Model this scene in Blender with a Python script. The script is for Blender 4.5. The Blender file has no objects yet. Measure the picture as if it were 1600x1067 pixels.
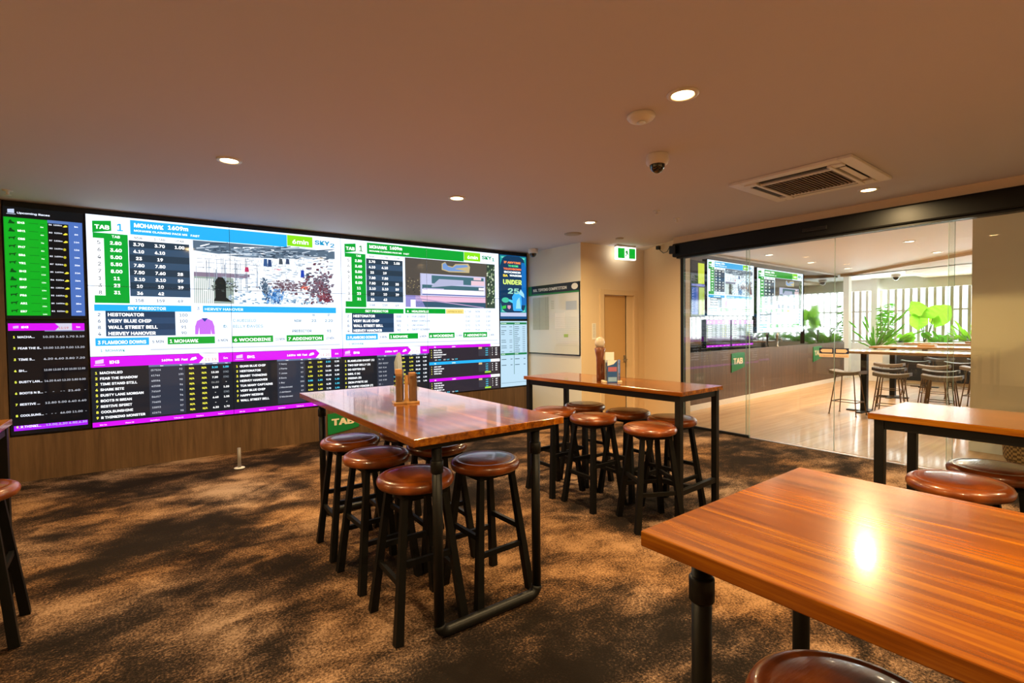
import bpy, bmesh, math, random
from mathutils import Vector, Matrix
random.seed(7)
PI = math.pi
S = bpy.context.scene
C = S.collection

# ------------------------------------------------------------------ camera
FPX, CX, CY, CAM_H = 769.0, 800.0, 533.5, 1.5
def _axes():
    v1 = Vector((1850 - CX, -(501 - CY), -FPX)).normalized()
    v2 = Vector((236 - CX, -(519 - CY), -FPX))
    v2 = (v2 - v1 * v2.dot(v1)).normalized()
    return v1, v2, v1.cross(v2)
AX, AY, AZ = _axes()
RC = Matrix((AX, AY, AZ))
cam_d = bpy.data.cameras.new('camera'); cam = bpy.data.objects.new('camera', cam_d); C.objects.link(cam)
cam.matrix_world = Matrix.Translation((0, 0, CAM_H)) @ RC.to_4x4()
cam_d.sensor_width = 36; cam_d.lens = FPX / 1600 * 36; cam_d.clip_start = 0.02
S.camera = cam
def px_plane_y(u, v, y):
    d = RC @ Vector((u - CX, -(v - CY), -FPX)); t = y / d.y
    return d.x * t, CAM_H + d.z * t

# ------------------------------------------------------------------ world, light, exposure
W = bpy.data.worlds.new('daylight'); S.world = W; W.use_nodes = True
W.node_tree.nodes['Background'].inputs[0].default_value = (0.85, 0.93, 1.0, 1)
W.node_tree.nodes['Background'].inputs[1].default_value = 3.0
S.view_settings.view_transform = 'Standard'; S.view_settings.look = 'None'
S.view_settings.exposure = 0.0; S.view_settings.gamma = 1.0; S.view_settings.use_curve_mapping = False
LAMP_W = 62.0          # main room downlights
LAMP2_W = 55.0         # timber room downlights
LAMP_COL = (1.0, 0.71, 0.35)
LAMP2_COL = (1.0, 0.70, 0.45)
SCREEN_E = 1.05
CEIL = 2.83
def light(name, kind, loc, energy, col, size=0.1, rot=(0, 0, 0), **k):
    l = bpy.data.lights.new(name, kind); l.energy = energy; l.color = col
    if kind == 'AREA':
        l.shape = k.get('shape', 'DISK'); l.size = size
        if 'size_y' in k: l.size_y = k['size_y']
        if 'spread' in k: l.spread = k['spread']
    o = bpy.data.objects.new(name, l); C.objects.link(o); o.location = loc; o.rotation_euler = rot
    return o
# daylight behind the slatted screen of the far room
light('daylight', 'AREA', (19.0, 3.2, 1.9), 2600, (0.93, 0.97, 1.0), 12.0, (0, math.radians(90), 0), shape='RECTANGLE', size_y=12.0)
bpy.data.lights['daylight'].size = 3.6

# ------------------------------------------------------------------ materials
def lin(c):
    return tuple((x / 12.92 if x <= 0.04045 else ((x + 0.055) / 1.055) ** 2.4) for x in c)
def hexc(h):
    return lin(tuple(int(h[i:i + 2], 16) / 255 for i in (0, 2, 4)))
MATS = {}
def mat(name, col, rough=0.5, metal=0.0, emis=0.0, ecol=None, coat=0.0, spec=0.5, trans=0.0):
    if name in MATS: return MATS[name]
    m = bpy.data.materials.new(name); m.use_nodes = True
    b = m.node_tree.nodes['Principled BSDF']
    b.inputs['Base Color'].default_value = (*col, 1); b.inputs['Roughness'].default_value = rough
    b.inputs['Metallic'].default_value = metal; b.inputs['Specular IOR Level'].default_value = spec
    b.inputs['Coat Weight'].default_value = coat; b.inputs['Coat Roughness'].default_value = 0.07
    if trans: b.inputs['Transmission Weight'].default_value = trans
    if emis:
        b.inputs['Emission Color'].default_value = (*(ecol or col), 1); b.inputs['Emission Strength'].default_value = emis
    MATS[name] = m
    return m
def nodes(m): return m.node_tree.nodes, m.node_tree.links, m.node_tree.nodes['Principled BSDF']
def ramp(N, stops):
    r = N.new('ShaderNodeValToRGB'); e = r.color_ramp.elements
    e[0].position, e[0].color = stops[0][0], (*stops[0][1], 1)
    e[1].position, e[1].color = stops[-1][0], (*stops[-1][1], 1)
    for p, c in stops[1:-1]:
        x = e.new(p); x.color = (*c, 1)
    return r
def wood(name, dark, mid, light_, plank=0.11, axis=1, scale=1.0, rough=0.25, coat=0.5, coords='Object', bump=0.02, vary=0.35):
    """boards running along one axis (0 x, 1 y, 2 z) with stretched grain"""
    m = mat(name, mid, rough, coat=coat); N, L, B = nodes(m)
    tc = N.new('ShaderNodeTexCoord'); sep = N.new('ShaderNodeSeparateXYZ')
    L.new(tc.outputs[coords], sep.inputs[0])
    cross = {1: 0, 0: 1, 2: 0}[axis]
    fl = N.new('ShaderNodeMath'); fl.operation = 'DIVIDE'; fl.inputs[1].default_value = plank
    L.new(sep.outputs[cross], fl.inputs[0])
    f2 = N.new('ShaderNodeMath'); f2.operation = 'FLOOR'; L.new(fl.outputs[0], f2.inputs[0])
    wn = N.new('ShaderNodeTexWhiteNoise'); wn.noise_dimensions = '1D'; L.new(f2.outputs[0], wn.inputs['W'])
    mp = N.new('ShaderNodeMapping'); L.new(tc.outputs[coords], mp.inputs[0])
    sc = [26 * scale] * 3; sc[axis] = 1.3 * scale; mp.inputs['Scale'].default_value = sc
    off = N.new('ShaderNodeCombineXYZ'); mu = N.new('ShaderNodeMath'); mu.operation = 'MULTIPLY'; mu.inputs[1].default_value = 37.0
    L.new(wn.outputs[0], mu.inputs[0]); L.new(mu.outputs[0], off.inputs[axis]); L.new(off.outputs[0], mp.inputs['Location'])
    n1 = N.new('ShaderNodeTexNoise'); n1.inputs['Scale'].default_value = 1.0; n1.inputs['Detail'].default_value = 6
    n1.inputs['Roughness'].default_value = 0.62; n1.inputs['Distortion'].default_value = 0.6
    L.new(mp.outputs[0], n1.inputs[0])
    r = ramp(N, [(0.28, dark), (0.5, mid), (0.72, light_)]); L.new(n1.outputs[0], r.inputs[0])
    mx = N.new('ShaderNodeMix'); mx.data_type = 'RGBA'; mx.blend_type = 'MULTIPLY'; mx.inputs[0].default_value = 1.0
    v = N.new('ShaderNodeMapRange'); v.inputs[3].default_value = 1 - vary; v.inputs[4].default_value = 1 + vary * .4
    L.new(wn.outputs[0], v.inputs[0]); L.new(r.outputs[0], mx.inputs[6]); L.new(v.outputs[0], mx.inputs[7])
    L.new(mx.outputs[2], B.inputs['Base Color'])
    bp = N.new('ShaderNodeBump'); bp.inputs['Strength'].default_value = 0.08; bp.inputs['Distance'].default_value = bump * .05
    L.new(n1.outputs[0], bp.inputs['Height']); L.new(bp.outputs[0], B.inputs['Normal'])
    return m
M_TABLE = wood('oiled orange brown timber boards', hexc('562502'), hexc('985004'), hexc('c67c0c'), plank=0.19, rough=0.24, coat=0.65)
M_WALLWOOD = wood('vertical grain brown laminate', hexc('4a3521'), hexc('5f462e'), hexc('6e5338'), plank=0.6, axis=2, rough=0.45, coat=0.05, coords='Object', vary=0.08)
M_FLOORWOOD = wood('pale honey timber planks', hexc('b98f62'), hexc('cda577'), hexc('dcb98c'), plank=0.16, axis=0, rough=0.35, coat=0.1, scale=.5, vary=0.12)
M_OAK = wood('light timber', hexc('a9793f'), hexc('c08f55'), hexc('d3a56c'), plank=0.2, rough=0.4, coat=0.1)

def carpet():
    m = mat('mottled brown and charcoal carpet', (0.2, 0.1, 0.05), 0.95, spec=0.1); N, L, B = nodes(m)
    tc = N.new('ShaderNodeTexCoord')
    mp = N.new('ShaderNodeMapping'); mp.inputs['Scale'].default_value = (0.95, 1.35, 1); mp.inputs['Rotation'].default_value = (0, 0, 0.6)
    mp.inputs['Location'].default_value = (3.1, 1.7, 0)
    L.new(tc.outputs['Object'], mp.inputs[0])
    big = N.new('ShaderNodeTexNoise'); big.inputs['Scale'].default_value = 0.85; big.inputs['Detail'].default_value = 10
    big.inputs['Roughness'].default_value = 0.60; big.inputs['Distortion'].default_value = 0.25
    L.new(mp.outputs[0], big.inputs[0])
    fine = N.new('ShaderNodeTexNoise'); fine.inputs['Scale'].default_value = 80; fine.inputs['Detail'].default_value = 3
    fine.inputs['Roughness'].default_value = 0.8
    L.new(tc.outputs['Object'], fine.inputs[0])
    sb = N.new('ShaderNodeMath'); sb.operation = 'SUBTRACT'; sb.inputs[1].default_value = 0.5; L.new(fine.outputs[0], sb.inputs[0])
    ml = N.new('ShaderNodeMath'); ml.operation = 'MULTIPLY'; ml.inputs[1].default_value = 0.6; L.new(sb.outputs[0], ml.inputs[0])
    ad = N.new('ShaderNodeMath'); ad.operation = 'ADD'; L.new(big.outputs[0], ad.inputs[0]); L.new(ml.outputs[0], ad.inputs[1])
    md = N.new('ShaderNodeTexNoise'); md.inputs['Scale'].default_value = 3.4; md.inputs['Detail'].default_value = 8; md.inputs['Roughness'].default_value = 0.7; md.inputs['Distortion'].default_value = .5
    L.new(mp.outputs[0], md.inputs[0])
    m2 = N.new('ShaderNodeMath'); m2.operation = 'MULTIPLY_ADD'; m2.inputs[1].default_value = 0.48; L.new(md.outputs[0], m2.inputs[0])
    ad0 = N.new('ShaderNodeMath'); ad0.operation = 'SUBTRACT'; ad0.inputs[1].default_value = 0.24; L.new(ad.outputs[0], ad0.inputs[0]); L.new(ad0.outputs[0], m2.inputs[2]); ad = m2
    r = ramp(N, [(0.38, hexc('1a1512')), (0.465, hexc('302722')), (0.545, hexc('665141')), (0.66, hexc('a48a74'))])
    L.new(ad.outputs[0], r.inputs[0])
    # a second tint drifts between tan and rust
    t = N.new('ShaderNodeTexNoise'); t.inputs['Scale'].default_value = 0.55; L.new(tc.outputs['Object'], t.inputs[0])
    tr = ramp(N, [(0.42, (1.0, 0.80, 0.55)), (0.6, (1.0, 0.98, 0.98))]); L.new(t.outputs[0], tr.inputs[0])
    mx = N.new('ShaderNodeMix'); mx.data_type = 'RGBA'; mx.blend_type = 'MULTIPLY'; mx.inputs[0].default_value = 1
    L.new(r.outputs[0], mx.inputs[6]); L.new(tr.outputs[0], mx.inputs[7]); L.new(mx.outputs[2], B.inputs['Base Color'])
    bp = N.new('ShaderNodeBump'); bp.inputs['Strength'].default_value = 0.6; bp.inputs['Distance'].default_value = 0.006
    L.new(fine.outputs[0], bp.inputs['Height']); L.new(bp.outputs[0], B.inputs['Normal'])
    return m
M_CARPET = carpet()

def painted(name, col, rough=0.6):
    m = mat(name, col, rough, spec=0.3); N, L, B = nodes(m)
    tc = N.new('ShaderNodeTexCoord'); n = N.new('ShaderNodeTexNoise'); n.inputs['Scale'].default_value = 180
    L.new(tc.outputs['Object'], n.inputs[0])
    bp = N.new('ShaderNodeBump'); bp.inputs['Strength'].default_value = 0.08; bp.inputs['Distance'].default_value = 0.001
    L.new(n.outputs[0], bp.inputs['Height']); L.new(bp.outputs[0], B.inputs['Normal'])
    return m
M_CEIL = painted('matt ceiling paint', hexc('d6d2d8'), 0.7)
M_WALL = painted('warm cream wall paint', hexc('e6cfac'))
M_WALLBOARD = painted('cool cream wall paint', hexc('ebe8da'))
M_WHITE = painted('white paint', hexc('f0eeea'))
M_TRIM = painted('door trim paint', hexc('e2c9a4'), 0.35)
M_DOOR = painted('tan door paint', hexc('cda772'), 0.4)
M_BLACK = mat('satin black steel', (0.006, 0.0058, 0.0055), 0.42, spec=0.25)
M_BLACKWOOD = mat('black stained timber', (0.005, 0.0048, 0.0045), 0.5, spec=.15)
M_BEZEL = mat('black display bezel', (0.008, 0.008, 0.009), 0.25)
M_GLOSSBLACK = mat('black glass cladding', (0.01, 0.01, 0.011), 0.03, coat=1.0, spec=1.0)
M_PLASTIC = mat('white plastic', hexc('e8e4de'), 0.35)
M_CHROME = mat('brushed metal', (0.35, 0.33, 0.3), 0.3, 1.0)
M_DARKVENT = mat('dark vent grille', (0.03, 0.025, 0.022), 0.6)
M_LENS = mat('smoked dome', (0.01, 0.01, 0.012), 0.05, coat=1)
M_LAMP = mat('lamp lens', (1, 1, 1), 0.4, emis=22.0, ecol=(1.0, 0.62, 0.26))
M_LAMP2 = mat('lamp lens cool', (1, 1, 1), 0.4, emis=12.0, ecol=(1.0, 0.82, 0.6))
M_GREYFAB = mat('grey brown seat vinyl', hexc('6f6254'), 0.5)
M_DARKFAB = mat('charcoal seat vinyl', hexc('3a3b3f'), 0.45)
M_BRONZE = mat('bronze steel rod', hexc('6e5b42'), 0.35, 0.7)
M_WOVEN = None
def leather():
    m = mat('chestnut leather', hexc('8a3f18'), 0.3, coat=0.4); N, L, B = nodes(m)
    tc = N.new('ShaderNodeTexCoord'); n = N.new('ShaderNodeTexNoise'); n.inputs['Scale'].default_value = 7; n.inputs['Detail'].default_value = 5
    L.new(tc.outputs['Object'], n.inputs[0])
    r = ramp(N, [(0.3, hexc('472008')), (0.55, hexc('7a390f')), (0.75, hexc('a0561a'))]); L.new(n.outputs[0], r.inputs[0])
    L.new(r.outputs[0], B.inputs['Base Color'])
    mp = N.new('ShaderNodeMapping'); mp.inputs['Scale'].default_value = (14, 90, 14); L.new(tc.outputs['Object'], mp.inputs[0])
    n2 = N.new('ShaderNodeTexNoise'); n2.inputs['Scale'].default_value = 1.5; n2.inputs['Detail'].default_value = 4; L.new(mp.outputs[0], n2.inputs[0])
    bp = N.new('ShaderNodeBump'); bp.inputs['Strength'].default_value = 0.35; bp.inputs['Distance'].default_value = 0.002
    L.new(n2.outputs[0], bp.inputs['Height']); L.new(bp.outputs[0], B.inputs['Normal'])
    return m
M_LEATHER = leather()
def glass(name, tint=(0.93, 0.97, 0.95)):
    m = bpy.data.materials.new(name); m.use_nodes = True; N, L = m.node_tree.nodes, m.node_tree.links
    N.clear(); out = N.new('ShaderNodeOutputMaterial'); mx = N.new('ShaderNodeMixShader'); fr = N.new('ShaderNodeFresnel')
    tr = N.new('ShaderNodeBsdfTransparent'); gl = N.new('ShaderNodeBsdfGlossy'); fr.inputs[0].default_value = 1.5
    tr.inputs[0].default_value = (*tint, 1); gl.inputs['Roughness'].default_value = 0.0
    L.new(fr.outputs[0], mx.inputs[0]); L.new(tr.outputs[0], mx.inputs[1]); L.new(gl.outputs[0], mx.inputs[2]); L.new(mx.outputs[0], out.inputs[0])
    return m
M_GLASS = glass('clear sheet glass')
M_GLASSEDGE = mat('pale green glass edge', hexc('a9c2b4'), 0.2)
M_ACRYLIC = glass('clear acrylic', (0.9, 0.92, 0.95))
def leafmat(name, col):
    m = bpy.data.materials.new(name); m.use_nodes = True; N, L = m.node_tree.nodes, m.node_tree.links
    N.clear(); out = N.new('ShaderNodeOutputMaterial'); mx = N.new('ShaderNodeMixShader'); mx.inputs[0].default_value = 0.5
    d = N.new('ShaderNodeBsdfDiffuse'); t = N.new('ShaderNodeBsdfTranslucent')
    d.inputs[0].default_value = (*col, 1); t.inputs[0].default_value = (*col, 1)
    L.new(d.outputs[0], mx.inputs[1]); L.new(t.outputs[0], mx.inputs[2]); L.new(mx.outputs[0], out.inputs[0])
    return m
M_LEAF = leafmat('bright green leaf', (0.26, 0.60, 0.04))
M_LEAF2 = leafmat('mid green leaf', (0.12, 0.38, 0.04))
M_STEM = mat('green stem', hexc('5d7a35'), 0.5)
M_SOIL = mat('dark soil', hexc('2e2620'), 0.9)

# ------------------------------------------------------------------ mesh helpers
class MB:
    def __init__(s): s.bm = bmesh.new(); s.mi = 0
    def _fin(s, faces):
        for f in faces: f.material_index = s.mi
    def box(s, x0, x1, y0, y1, z0, z1, bevel=0.0, M=None):
        r = bmesh.ops.create_cube(s.bm, size=1.0)
        vs = r['verts']
        for v in vs:
            v.co = Vector(((x0 + x1) / 2 + v.co.x * (x1 - x0), (y0 + y1) / 2 + v.co.y * (y1 - y0), (z0 + z1) / 2 + v.co.z * (z1 - z0)))
            if M: v.co = M @ v.co
        fs = set(f for v in vs for f in v.link_faces); s._fin(fs)
        if bevel:
            es = set(e for v in vs for e in v.link_edges)
            r = bmesh.ops.bevel(s.bm, geom=list(es), offset=bevel, segments=2, affect='EDGES', profile=0.5)
            s._fin(r['faces'])
        return s
    def beam(s, a, b, wa, wb=None, da=None, db=None, up=(0, 0, 1)):
        """tapered square bar from a to b"""
        a, b = Vector(a), Vector(b); wb = wb or wa; da = da or wa; db = db or wb
        d = (b - a).normalized(); u = Vector(up)
        if abs(d.dot(u)) > .95: u = Vector((1, 0, 0))
        e = d.cross(u).normalized(); g = e.cross(d).normalized()
        V = []
        for p, w, h in ((a, wa, da), (b, wb, db)):
            for sx, sy in ((-1, -1), (1, -1), (1, 1), (-1, 1)):
                V.append(s.bm.verts.new(p + e * sx * w / 2 + g * sy * h / 2))
        F = [s.bm.faces.new([V[i] for i in q]) for q in ((3, 2, 1, 0), (4, 5, 6, 7), (0, 1, 5, 4), (1, 2, 6, 5), (2, 3, 7, 6), (3, 0, 4, 7))]
        s._fin(F); return s
    def tube(s, pts, r, n=12, close_caps=True):
        pts = [Vector(p) for p in pts]; rings = []
        prev = None
        for i, p in enumerate(pts):
            d = (pts[min(i + 1, len(pts) - 1)] - pts[max(i - 1, 0)]).normalized()
            if prev is None:
                u = Vector((0, 0, 1)) if abs(d.z) < .9 else Vector((1, 0, 0))
                e = d.cross(u).normalized()
            else:
                e = (prev - d * prev.dot(d)).normalized()
            prev = e; g = d.cross(e)
            rr = r[i] if isinstance(r, (list, tuple)) else r
            rings.append([s.bm.verts.new(p + (e * math.cos(2 * PI * k / n) + g * math.sin(2 * PI * k / n)) * rr) for k in range(n)])
        F = []
        for i in range(len(rings) - 1):
            for k in range(n):
                F.append(s.bm.faces.new((rings[i][k], rings[i][(k + 1) % n], rings[i + 1][(k + 1) % n], rings[i + 1][k])))
        for f in F: f.smooth = True
        if close_caps:
            F.append(s.bm.faces.new(rings[0][::-1])); F.append(s.bm.faces.new(rings[-1]))
        s._fin(F); return s
    def lathe(s, prof, c=(0, 0, 0), n=40, smooth=True):
        c = Vector(c); rings = []
        for r, z in prof:
            if r < 1e-5: rings.append([s.bm.verts.new(c + Vector((0, 0, z)))])
            else: rings.append([s.bm.verts.new(c + Vector((r * math.cos(2 * PI * k / n), r * math.sin(2 * PI * k / n), z))) for k in range(n)])
        F = []
        for a, b in zip(rings, rings[1:]):
            for k in range(n):
                k2 = (k + 1) % n
                if len(a) == 1 and len(b) == 1: continue
                if len(a) == 1: F.append(s.bm.faces.new((a[0], b[k], b[k2])))
                elif len(b) == 1: F.append(s.bm.faces.new((a[k], a[k2], b[0])))
                else: F.append(s.bm.faces.new((a[k], a[k2], b[k2], b[k])))
        for f in F: f.smooth = smooth
        s._fin(F); return s
    def prism(s, poly, z0, z1, M=None):
        """polygon in xy extruded along z, optional matrix"""
        a = [Vector((x, y, z0)) for x, y in poly]; b = [Vector((x, y, z1)) for x, y in poly]
        if M: a = [M @ v for v in a]; b = [M @ v for v in b]
        a = [s.bm.verts.new(v) for v in a]; b = [s.bm.verts.new(v) for v in b]; n = len(a)
        F = [s.bm.faces.new(a[::-1]), s.bm.faces.new(b)] + [s.bm.faces.new((a[i], a[(i + 1) % n], b[(i + 1) % n], b[i])) for i in range(n)]
        s._fin(F); return s
    def build(s, name, mats, parent=None, loc=None, norm=True):
        if norm: bmesh.ops.recalc_face_normals(s.bm, faces=s.bm.faces)
        me = bpy.data.meshes.new(name); s.bm.to_mesh(me); s.bm.free()
        for m in (mats if isinstance(mats, (list, tuple)) else [mats]): me.materials.append(m)
        o = bpy.data.objects.new(name, me); C.objects.link(o)
        if parent: o.parent = parent
        if loc: o.location = loc
        return o
def tag(o, label=None, cat=None, group=None, kind=None):
    if label: o['label'] = label
    if cat: o['category'] = cat
    if group: o['group'] = group
    if kind: o['kind'] = kind
    return o
def empty(name, loc=(0, 0, 0), rz=0, label=None, cat=None, group=None, kind=None):
    o = bpy.data.objects.new(name, None); C.objects.link(o); o.location = loc; o.rotation_euler = (0, 0, rz)
    return tag(o, label, cat, group, kind)
def struct(name, mb, m, parent=None):
    o = mb.build(name, m, parent)
    if not parent: o['kind'] = 'structure'
    return o
KIDS = {}
def copy_tree(o, parent=None):
    c = o.copy(); C.objects.link(c); c.parent = parent
    for ch in list(o.children): copy_tree(ch, c)
    return c

# ------------------------------------------------------------------ the shell
YW = 6.89            # plane of the video wall pictures
XG = 6.42            # glass partition
XB, YD, XS = 5.4375, 5.587, 6.963
struct('floor', MB().box(-3.6, XG, -3.0, 7.05, -0.06, 0.0), M_CARPET)
struct('floor_timber', MB().box(XG, 18.2, -3.4, 9.0, -0.06, 0.0), M_FLOORWOOD)
struct('ceiling', MB().box(-3.6, XG + .2, -3.0, 7.05, CEIL, CEIL + .12), M_CEIL)
struct('ceiling_timber_room', MB().box(XG + .2, 18.2, -3.4, 9.0, CEIL, CEIL + .12), M_WHITE)
struct('wall_screens', MB().box(-3.6, XB, YW + .06, YW + .2, 0, CEIL), [M_WALL])
struct('wall_panelling', MB().box(-3.6, XB - .004, YW + .02, YW + .06, 0, 0.462), M_WALLWOOD)
struct('wall_panelling_left', MB().box(-3.6, -1.165, YW + .02, YW + .06, 0.462, CEIL), M_WALLWOOD)
struct('wall_board', MB().box(XB, XB + .12, YD + .0, YW + .2, 0, CEIL), M_WALLBOARD)
DX0, DX1, DZ = 5.948, 6.525, 2.03     # door leaf opening
struct('wall_door', MB().box(XB + .12, DX0 - .02, YD, YD + .12, 0, CEIL).box(XB + .0005, XB + .12, YD - .003, YD, 0, CEIL).box(DX1 + .18, XS + .2, YD, YD + .12, 0, CEIL).box(DX0 - .02, DX1 + .18, YD, YD + .12, DZ + .03, CEIL), M_WALL)
struct('wall_side', MB().prism([(XS, YD), (XS + .6, YD), (6.66, 4.47), (6.435, 4.47)], 0, CEIL), M_WALL)
struct('wall_back', MB().box(-3.6, XG, -3.12, -3.0, 0, CEIL), M_WALL)
struct('wall_left', MB().box(-3.72, -3.6, -3.0, 7.05, 0, CEIL), M_WALL)
struct('wall_pillar', MB().box(7.76, 8.1, -3.4, 1.475, 0, CEIL), M_WALL)
struct('baseboard_pillar', MB().box(7.74, 7.76, -3.4, 1.48, 0, 0.11), M_WHITE)
# door
d1 = empty('door_1', (0, 0, 0), kind='structure')
MB().box(DX0 - .095, DX0, YD - .018, YD, 0, DZ + .09, .003).box(DX1 + .16, DX1 + .255, YD - .018, YD, 0, DZ + .09, .003) \
    .box(DX0, DX1 + .16, YD - .018, YD, DZ, DZ + .09, .003).box(DX0 - .02, DX0, YD, YD + .12, 0, DZ).box(DX1 + .16, DX1 + .18, YD, YD + .12, 0, DZ) \
    .box(DX0, DX1 + .16, YD, YD + .12, DZ, DZ + .03).box(DX1 + .01, DX1 + .16, YD + .02, YD + .12, 0, DZ).build('door_frame', M_TRIM, d1)
lf = MB().box(DX0 + .004, DX1 - .012, YD + .035, YD + .075, 0.008, DZ - .004, .002).build('door_leaf', M_DOOR, d1)
MB().box(DX1 - .012, DX1 + .01, YD + .04, YD + .1, 0, DZ).build('door_gap', M_BLACK, d1)
hd = MB().box(DX1 - .06, DX1 - .02, YD + .02, YD + .036, 0.90, 1.02, .004)
hd.tube([(DX1 - .04, YD + .022, .95), (DX1 - .04, YD - .03, .95), (DX1 - .05, YD - .04, .95), (DX1 - .155, YD - .04, .95)], .009)
hd.build('door_handle', M_CHROME, lf)

# header of the sliding glass partition
hdr = empty('door_2', (0, 0, 0), kind='structure')
MB().box(XG - .09, XG + .09, -3.0, 4.56, 2.535, 2.735, .02).build('track_header', M_BLACK, hdr)
MB().box(XG - .06, XG + .06, -3.0, 4.5, 2.512, 2.535).build('track_rail', M_BLACK, hdr)
MB().box(XG - .05, XG + .05, -3.0, 4.56, 2.735, CEIL).build('header_packer', M_TRIM, hdr)
MB().box(XG - .02, XG + .02, 4.40, 4.46, 0, 2.515).build('frame_post', M_BLACK, hdr)
MB().box(XG - .11, XG - .09, 2.45, 2.72, 2.60, 2.65, .006).build('motion_sensor', M_BEZEL, hdr)
MB().box(XG - .15, XG - .09, 4.46, 4.57, 2.58, 2.70, .01).build('end_cap', M_BEZEL, hdr)
def pane(name, x, y0, y1, z0=0.012, z1=2.52):
    mb = MB(); mb.box(x - .005, x + .005, y0, y1, z0, z1); o = mb.build(name, M_GLASS, hdr)
    e = MB().box(x - .006, x + .006, y0 - .002, y0, z0, z1).box(x - .006, x + .006, y1, y1 + .002, z0, z1)
    o2 = e.build('pane_edge', M_GLASSEDGE, hdr)
    return o
pane('glass_pane', XG - .02, 3.405, 4.40)
pane('glass_pane', XG + .03, 2.417, 3.475)
pane('glass_pane', XG + .03, 1.355, 2.414)
pane('glass_pane', XG - .02, -0.3, 1.389)
pane('glass_pane', XG - .02, -3.0, -0.304)
MB().box(XG - .04, XG, 3.405, 4.40, 0.0, 0.035).build('bottom_rail', M_BLACK, hdr)
MB().box(XG - .03, XG + .01, -3.0, 3.405, 0, 0.006).build('threshold', M_CHROME, hdr)

# timber room shell
FA, FB = Vector((7.05, 5.121)), Vector((15.19, 5.483))
fdir = (FB - FA).normalized(); fnor = Vector((fdir.y, -fdir.x))
FM = Matrix(((fdir.x, -fnor.x, 0, FA.x), (fdir.y, -fnor.y, 0, FA.y), (0, 0, 1, 0), (0, 0, 0, 1)))   # local x along wall, y into the wall
flen = (FB - FA).length
struct('wall_timber_room', MB().box(0, flen, 0.03, .2, 0, CEIL, M=FM), M_WHITE)
struct('wall_wainscot', MB().box(0, flen, -.03, 0.03, 0.10, 1.03, M=FM), M_WALLWOOD)
struct('baseboard_timber_room', MB().box(0, flen, -.04, 0.03, 0, 0.10, M=FM), M_WHITE)
struct('wall_end_timber_room', MB().box(6.7, 18.2, 8.9, 9.0, 0, CEIL).box(8.1, 18.2, -3.5, -3.4, 0, CEIL), M_WHITE)
struct('wall_far_sill', MB().box(17.4, 17.6, -3.4, 9, 0, 0.95).box(17.4, 17.6, -3.4, 9, 2.50, CEIL), M_WHITE)
struct('trim_columns', MB().box(15.75, 15.95, 5.55, 5.75, 0, CEIL).box(17.1, 17.3, 5.30, 5.45, 0, CEIL), M_WHITE)
struct('ceiling_bulkhead', MB().prism([(14.95, 5.42), (12.25, 2.3), (12.25, -3.35), (17.38, -3.35), (17.38, 4.25), (15.45, 4.19), (14.55, 3.94), (14.7, 5.38)], 2.765, CEIL), painted('beige ceiling paint', hexc('dcc4a0')))
# slatted screen
sl = MB()
for i in range(66):
    y = -2.9 + i * .178
    sl.box(17.50, 17.56, y, y + .07, .95, 2.50)
slo = sl.build('slatted_screen', mat('weathered slat timber', hexc('b8b0a4'), 0.6)); tag(slo, 'tall pale vertical slat screen in front of the daylight', 'screen')
slo['label'] = 'tall pale vertical slat screen letting daylight into the far room'
MB().box(17.46, 17.50, -3.3, 8.9, 1.86, 1.90).box(17.46, 17.50, -3.3, 8.9, .96, 1.02).build('rail', MATS['weathered slat timber'], slo)

# ------------------------------------------------------------------ screen content engine
GLOW = {}
def glow(h):
    if h not in GLOW:
        c = hexc(h)
        rgb = [int(h[i:i + 2], 16) for i in (0, 2, 4)]
        k = 1.5 if min(rgb) > 214 else (1.35 if max(rgb) > 200 and max(rgb) - min(rgb) > 110 else 1.0)   # white areas of a display are its brightest
        m = mat('screen light ' + h, (0.004, 0.004, 0.004), 0.06, emis=SCREEN_E * k, ecol=c, spec=0.35)
        GLOW[h] = m
    return GLOW[h]
TCACHE = {}
try:
    FONT = bpy.data.fonts.load(bpy.utils.system_resource('DATAFILES') + '/fonts/Inter.woff2')
except Exception:
    FONT = None
def text_polys(s, bold=0.0):
    bold = round(bold, 3); key = (s, bold)
    if key in TCACHE: return TCACHE[key]
    cu = bpy.data.curves.new('t', 'FONT'); cu.body = s; cu.size = 1.0
    if FONT: cu.font = FONT
    cu.use_fast_edit = False;  cu.resolution_u = 3; cu.fill_mode = 'FRONT'
    ob = bpy.data.objects.new('t', cu); C.objects.link(ob)
    dg = bpy.context.evaluated_depsgraph_get(); dg.update()
    me = ob.evaluated_get(dg).to_mesh()
    vs = [(v.co.x, v.co.y) for v in me.vertices]
    ps = [[vs[i] for i in p.vertices] for p in me.polygons]
    ob.evaluated_get(dg).to_mesh_clear(); bpy.data.objects.remove(ob); bpy.data.curves.remove(cu)
    if vs: bb = (min(v[0] for v in vs), max(v[0] for v in vs))
    else: bb = (0, 1)
    if bold and vs:                    # heavier strokes: the same glyphs laid again a hair to the side
        d = bold * 1.9; ps = [(q, [(u + a, v + b) for u, v in p]) for q, (a, b) in enumerate(((0, 0), (d, 0), (0, d * .8), (d, d * .8))) for p in ps]
        bb = (bb[0], bb[1] + d)
    else: ps = [(0, p) for p in ps]
    TCACHE[key] = (ps, bb)
    return TCACHE[key]
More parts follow.
